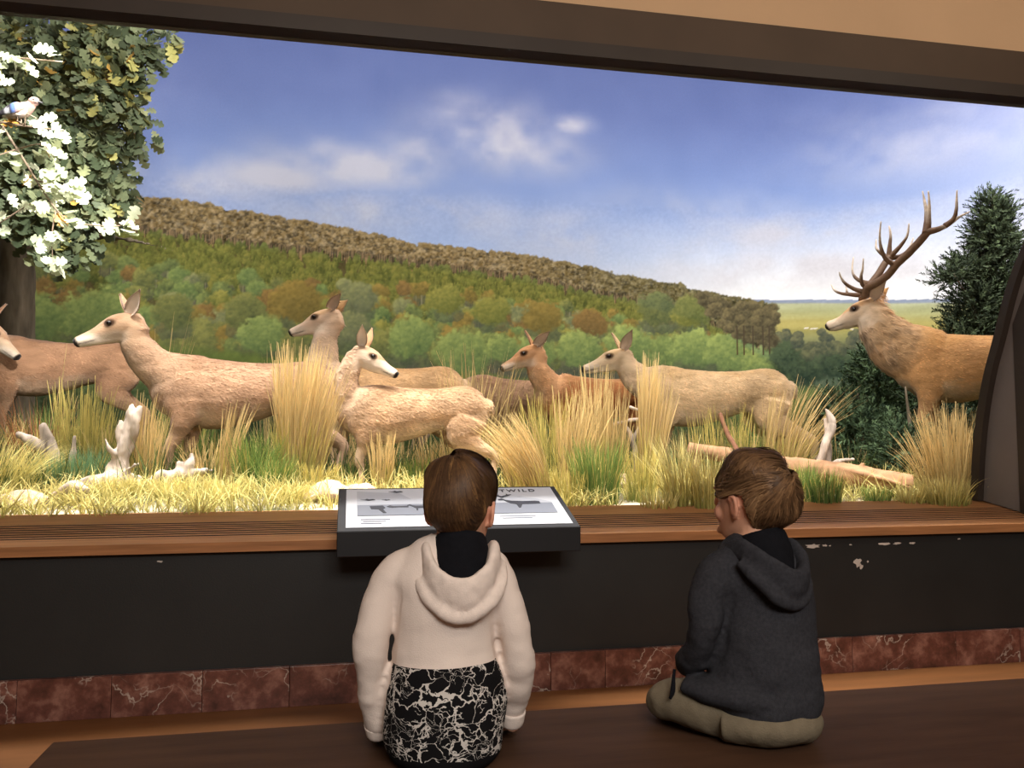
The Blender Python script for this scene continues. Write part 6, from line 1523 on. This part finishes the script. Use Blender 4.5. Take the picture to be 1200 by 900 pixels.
def armdist(P, A):
    B = crom(A, 6); return np.min(np.linalg.norm(P[:, None]-B[None], axis=2), axis=1)
da = np.minimum(armdist(P, AL), armdist(P, AR))
arm = da < 0.060
insideT = (np.abs(P[:, 0]) < np.interp(P[:, 2], [0, 0.075, 0.14, 0.25], [0.14, 0.150, 0.153, 0.130])*1.0)
edge = 0.250+0.02*P[:, 0]
wt = np.where(arm & (~insideT), 0.0, 1.0)
set_val(me, np.clip(0.5+(edge-P[:, 2])/0.03, 0, 1)*wt, 'Pat'); set_val(me, np.clip(0.5+(0.040-P[:, 2])/0.03, 0, 1)*wt, 'Hem')
fold_displace(me, 0.009, 8, (1, 1, 1.7), 3, lambda P: 0.35+0.65*smooth(0.40, 0.2, P[:, 2]))
fold_displace(me, 0.005, 10, (0.8, 0.8, 1.3), 7, lambda P: (armdist(P, AL) < 0.07)*1.0+(armdist(P, AR) < 0.07)*1.0)
link_mesh('hoodie', me, M_pattern, b1)
# cuffs
for A in (AL, AR):
    bm = bmesh.new(); p, q = np.array(A[5]), np.array(A[6]); loft(bm, [tuple(p*0.3+q*0.7+np.array((0, 0, 0.006))), tuple(q*0.98+p*0.02), tuple(q+(q-p)*0.15)], [0.036, 0.034, 0.031], 16, up=(0, 1, 0))
    bm_obj('cuff', bm, M_creamknit, b1, True)
def hood(root, rotz, colm, linm, cx, cy, dz, drop_, spread, lab=None, wid=1.0, lab2=None):
    """open hood lying on the shoulders: outer pouch with a rolled rim, and the dark lining round the neck"""
    Rz = Matrix.Translation((cx, cy, dz)) @ Matrix.Rotation(rotz, 4, 'Z')
    bm = bmesh.new()
    half = [(-0.030, 0.098, -0.085), (-0.060, 0.078, -0.05), (-0.080*spread, 0.030, -0.022), (-0.084*spread, -0.015, -0.008), (-0.083*spread, -0.055, -0.022), (-0.066*spread, -0.092, -0.072*drop_), (-0.034*spread, -0.114, -0.108*drop_)]
    path = half+[(0, -0.120, -0.120*drop_)]+[(-x, y, z) for x, y, z in half[::-1]]
    r = [(0.008, 0.016), (0.010, 0.022), (0.012, 0.028), (0.014, 0.032), (0.017, 0.038), (0.020, 0.046), (0.022, 0.052)]
    loft(bm, path, r+[(0.023, 0.056)]+r[::-1], 16, up=(0, -0.35, 1), M=Rz)
    # pouch hanging down the back to a soft point
    po = [(-0.105*spread, -0.03, -0.035), (-0.100*spread, -0.075, -0.085*drop_), (-0.06*spread, -0.112, -0.145*drop_), (0, -0.120, -0.172*drop_)]
    path = po+[(-x, y, z) for x, y, z in po[:-1][::-1]]
    loft(bm, path, [0.014, 0.017, 0.018, 0.018, 0.018, 0.017, 0.014], 14, up=(0, -0.3, 1), M=Rz)
    me = remeshed(bm, 0.006, 5, 0.5, 'hood')
    fold_displace(me, 0.005, 22, (1, 1, 1), 5)
    o = link_mesh('hood', me, colm, root)
    if lab: o['label'] = lab
    bm = bmesh.new()
    loft(bm, [(0, -0.085, -0.14*drop_), (0, -0.068, -0.085*drop_), (0, -0.045, -0.03), (0, -0.024, 0.018), (0, -0.018, 0.034)], [(0.028*spread, 0.026), (0.060*spread, 0.042), (0.074*spread, 0.058), (0.068, 0.062), (0.060, 0.058)], 24, up=(0, 1, 0), M=Rz)
    o = bm_obj('lining', bm, linm, root, True); o['label'] = lab2 or 'black lining inside the hood'
hood(b1, 0.0, M_creamknit, M_blackknit, 0.036, 0.0, 0.522, 0.86, 1.0)
# trousers and shoes (in front of him)
bm = bmesh.new()
for sd in (-1, 1):
    loft(bm, [(sd*0.05, -0.03, 0.085), (sd*0.075, 0.1, 0.088), (sd*0.078, 0.25, 0.086), (sd*0.078, 0.38, 0.07), (sd*0.078, 0.415, 0.0), (sd*0.078, 0.395, -0.2), (sd*0.078, 0.385, -0.31)], [0.078, 0.082, 0.076, 0.064, 0.060, 0.054, 0.048], 18, up=(0.2, 0, 1))
me = remeshed(bm, 0.008, 3, 0.5, 'trousers'); fold_displace(me, 0.004, 18, (1, 1, 1), 2); link_mesh('trousers', me, M_denim, b1)
for sd in (-1, 1): shoe('shoe', b1, Matrix.Translation((sd*0.078, 0.42, -0.40)), M_shoe)

# ---- farther boy: charcoal hoodie, cross-legged
b2 = empty('person', (1.073, -1.885, BZ))
tag(b2, 'boy in a charcoal hoodie sitting cross-legged and looking up to the left', 'person')
BY = rd(24)
H2 = Matrix.Translation((0.016, 0.022, 0.640)) @ Matrix.Scale(1.07, 4) @ Matrix.Rotation(rd(27), 4, 'Z') @ Matrix.Rotation(rd(9), 4, 'X')
L2 = [(-0.03, 0.005, 0.470), (-0.088, 0.0, 0.445), (-0.122, -0.005, 0.385), (-0.140, -0.01, 0.305), (-0.144, 0.02, 0.235), (-0.142, 0.085, 0.185), (-0.135, 0.125, 0.165)]
R2 = [(0.06, 0.01, 0.465), (0.105, 0.02, 0.45), (0.146, 0.03, 0.385), (0.165, 0.05, 0.29), (0.160, 0.10, 0.21), (0.11, 0.18, 0.16), (0.07, 0.23, 0.145)]
secs = [(0.03, 0.028, 0.0, 0.118, 0.105), (0.09, 0.03, 0, 0.128, 0.11), (0.2, 0.036, 0.0, 0.128, 0.10), (0.32, 0.036, 0.005, 0.122, 0.09), (0.40, 0.026, 0.008, 0.126, 0.088), (0.46, 0.016, 0.005, 0.105, 0.07), (0.50, 0.014, 0.0, 0.065, 0.055), (0.54, 0.016, 0.0, 0.047, 0.047)]
bm = bmesh.new(); torso_bm(bm, secs)
loft(bm, L2, [0.03, 0.04, 0.042, 0.036, 0.033, 0.026, 0.023], 14, up=(0, 1, 0)); loft(bm, R2, [0.03, 0.04, 0.042, 0.036, 0.033, 0.026, 0.023], 14, up=(0, 1, 0))
LEGL = [(-0.02, -0.015, 0.074), (-0.11, 0.035, 0.076), (-0.185, 0.105, 0.078), (-0.195, 0.14, 0.066), (-0.12, 0.225, 0.052), (0.0, 0.265, 0.05)]
LEGR = [(0.085, 0.02, 0.085), (0.13, 0.14, 0.11), (0.155, 0.255, 0.125), (0.13, 0.285, 0.085), (0.02, 0.235, 0.06), (-0.09, 0.20, 0.05)]
for A in (LEGL, LEGR): loft(bm, A, [0.062, 0.054, 0.046, 0.042, 0.036, 0.03], 16, up=(0, 0, 1))
hand(bm, (-0.118, 0.14, 0.160), (0.25, 0.95, -0.2), (0, -0.1, 1), (1, 0.2, 0), curl=0.35)
hand(bm, (0.06, 0.238, 0.15), (-0.9, 0.35, -0.1), (0, -0.1, 1), (0.2, -1, 0), curl=0.4)
# neck bridge between shoulders and head
loft(bm, [(0.016, 0.0, 0.50), (0.016, 0.003, 0.55), (0.018, 0.008, 0.60)], [0.05, 0.047, 0.047], 16, up=(0, 1, 0))
head(bm, H2)
me = remeshed(bm, 0.0046, 3, 0.5, 'body'); skin_cols(me, H2); link_mesh('body', me, M_skin, b2)
eyes_for(H2, b2)
hair(H2, b2, [(62, 44, 29), (88, 64, 42), (114, 84, 56), (150, 116, 80)], 6, crown=(0.25, -0.72, 0.62), thick=0.025, swirl=1.3, tuft=0.010, mess=1.8, lab='tousled light brown hair with a whorl')
bm = bmesh.new()
torso_bm(bm, [(0.050, 0.035, 0.0, 0.122, 0.100), (0.068, 0.035, -0.004, 0.142, 0.118), (0.10, 0.036, -0.006, 0.150, 0.128), (0.16, 0.036, -0.002, 0.152, 0.122), (0.226, 0.040, 0, 0.147, 0.115), (0.333, 0.042, 0.004, 0.138, 0.108), (0.40, 0.034, 0.006, 0.142, 0.104), (0.45, 0.022, 0.004, 0.138, 0.094), (0.49, 0.016, 0.0, 0.112, 0.08), (0.52, 0.016, -0.004, 0.084, 0.068), (0.54, 0.016, -0.006, 0.06, 0.056)])
loft(bm, L2, [0.044, 0.052, 0.052, 0.046, 0.043, 0.039, 0.036], 18, up=(0, 1, 0)); loft(bm, R2, [0.044, 0.052, 0.052, 0.048, 0.046, 0.041, 0.036], 18, up=(0, 1, 0))
# hem falling over the thigh
loft(bm, [(0.06, -0.05, 0.112), (-0.02, -0.045, 0.122), (-0.09, 0.0, 0.130), (-0.155, 0.065, 0.132)], [(0.080, 0.056), (0.082, 0.05), (0.076, 0.04), (0.055, 0.024)], 16, up=(0, 0, 1))
me = remeshed(bm, 0.006, 6, 0.5, 'hoodie')
fold_displace(me, 0.012, 8, (1, 1, 1.7), 13, lambda P: 0.4+0.6*smooth(0.40, 0.15, P[:, 2]))
fold_displace(me, 0.006, 12, (0.8, 0.8, 1.4), 17, lambda P: (armdist(P, L2) < 0.07)*1.0)
link_mesh('hoodie', me, M_greyknit, b2)
hood(b2, BY, M_greyknit, M_blackknit, 0.016, 0.0, 0.512, 0.82, 1.0)
bm = bmesh.new()
loft(bm, [(-0.085, 0.005, 0.054), (0.0, -0.04, 0.056), (0.08, -0.038, 0.056), (0.140, 0.0, 0.05)], [(0.08, 0.052), (0.098, 0.056), (0.098, 0.056), (0.055, 0.045)], 20, up=(0, 0, 1))
loft(bm, LEGL, [0.075, 0.068, 0.058, 0.052, 0.048, 0.042], 18, up=(0, 0, 1)); loft(bm, LEGR, [0.080, 0.074, 0.062, 0.056, 0.05, 0.042], 18, up=(0, 0, 1))
me = remeshed(bm, 0.007, 4, 0.5, 'trousers'); fold_displace(me, 0.005, 18, (1, 1, 1), 12)
P = coords(me); P[:, 2] = np.maximum(P[:, 2], 0.001); put_coords(me, P)
link_mesh('trousers', me, M_olive, b2)
shoe('shoe', b2, Matrix.Translation((0.06, 0.275, 0.02)) @ Matrix.Rotation(rd(-75), 4, 'Z') @ Matrix.Rotation(rd(70), 4, 'Y'), M_shoe)
shoe('shoe', b2, Matrix.Translation((-0.07, 0.20, 0.02)) @ Matrix.Rotation(rd(75), 4, 'Z') @ Matrix.Rotation(rd(-70), 4, 'Y'), M_shoe)
bm = bmesh.new(); loft(bm, [(-0.200, 0.055, 0.175), (-0.207, 0.045, 0.155), (-0.214, 0.035, 0.125), (-0.222, 0.035, 0.105)], [0.004, 0.005, 0.007, 0.004], 8, up=(0, 1, 0)); bm_obj('drawstring', bm, M_blackknit, b2, True)

# ------------------------------------------------------------------ light and camera
def area(name, loc, target, size, size_y, power, color, spread=PI):
    ld = bpy.data.lights.new(name, 'AREA'); ld.shape = 'RECTANGLE'; ld.size = size; ld.size_y = size_y; ld.energy = power; ld.color = color; ld.spread = spread
    o = bpy.data.objects.new(name, ld); COL.objects.link(o); o.location = loc
    o.rotation_euler = (Vector(target)-Vector(loc)).to_track_quat('-Z', 'Y').to_euler()
    return o
WARM = (1.0, 0.87, 0.72); WHITE = (1.0, 0.96, 0.92)
area('case_lamp_front', (0.6, 0.35, 3.75), (0.7, 0.85, 0.6), 6.5, 0.25, 165, WHITE, rd(80))
area('case_lamp_mural', (1.9, 2.2, 7.2), (2.2, 6.2, 2.6), 13.0, 0.8, 440, (1.0, 0.95, 0.90))
area('case_lamp_low', (1.5, 1.2, 7.2), (2.0, 6.2, 2.0), 12.0, 0.8, 330, WHITE)
area('case_lamp_right', (6.6, 1.6, 5.2), (7.6, 4.2, 2.8), 1.6, 0.6, 190, WHITE)
ld = bpy.data.lights.new('branch_spot', 'SPOT'); ld.energy = 650; ld.spot_size = rd(64); ld.spot_blend = 0.6; ld.shadow_soft_size = 0.08; ld.color = WHITE
o = bpy.data.objects.new('branch_spot', ld); COL.objects.link(o); o.location = (-0.95, 0.12, 3.35); o.rotation_euler = (Vector((-1.85, 1.22, 2.85))-Vector(o.location)).to_track_quat('-Z', 'Y').to_euler()
area('room_lamp', (0.2, -5.2, 4.5), (0.6, -2.0, 0.4), 3.0, 1.2, 48, WARM)
area('added_fill_behind', (0.4, -6.6, 3.3), (0.6, -1.9, 0.75), 2.2, 1.0, 165, (1.0, 0.95, 0.90))  # added unseen light, aimed at the boys' backs to brighten them
area('room_lamp_right', (4.0, -3.5, 4.5), (4.0, -0.4, 2.5), 1.6, 0.6, 36, WARM)
ld = bpy.data.lights.new('oak_spot', 'SPOT'); ld.energy = 360; ld.spot_size = rd(60); ld.spot_blend = 0.7; ld.shadow_soft_size = 0.15; ld.color = WHITE
o = bpy.data.objects.new('oak_spot', ld); COL.objects.link(o); o.location = (-0.7, 0.1, 3.8); o.rotation_euler = (Vector((-2.1, 2.6, 3.6))-Vector(o.location)).to_track_quat('-Z', 'Y').to_euler()
w = bpy.data.worlds.new('World'); SC.world = w; w.use_nodes = True
w.node_tree.nodes['Background'].inputs[0].default_value = (1.0, 0.84, 0.66, 1); w.node_tree.nodes['Background'].inputs[1].default_value = 0.05

cd = bpy.data.cameras.new('camera'); cd.sensor_width = 36.0; cd.lens = 36.0*960/1200; cd.clip_start = 0.05; cd.clip_end = 100
co = bpy.data.objects.new('camera', cd); COL.objects.link(co)
co.location = (0, -3.97, 1.22)
co.rotation_euler = (PI/2+math.atan(64/960.0), 0, -rd(11.2))
SC.camera = co
SC.view_settings.view_transform = 'Standard'; SC.view_settings.look = 'None'; SC.view_settings.gamma = 1.0; SC.view_settings.exposure = 0.0
SC.view_settings.use_curve_mapping = False
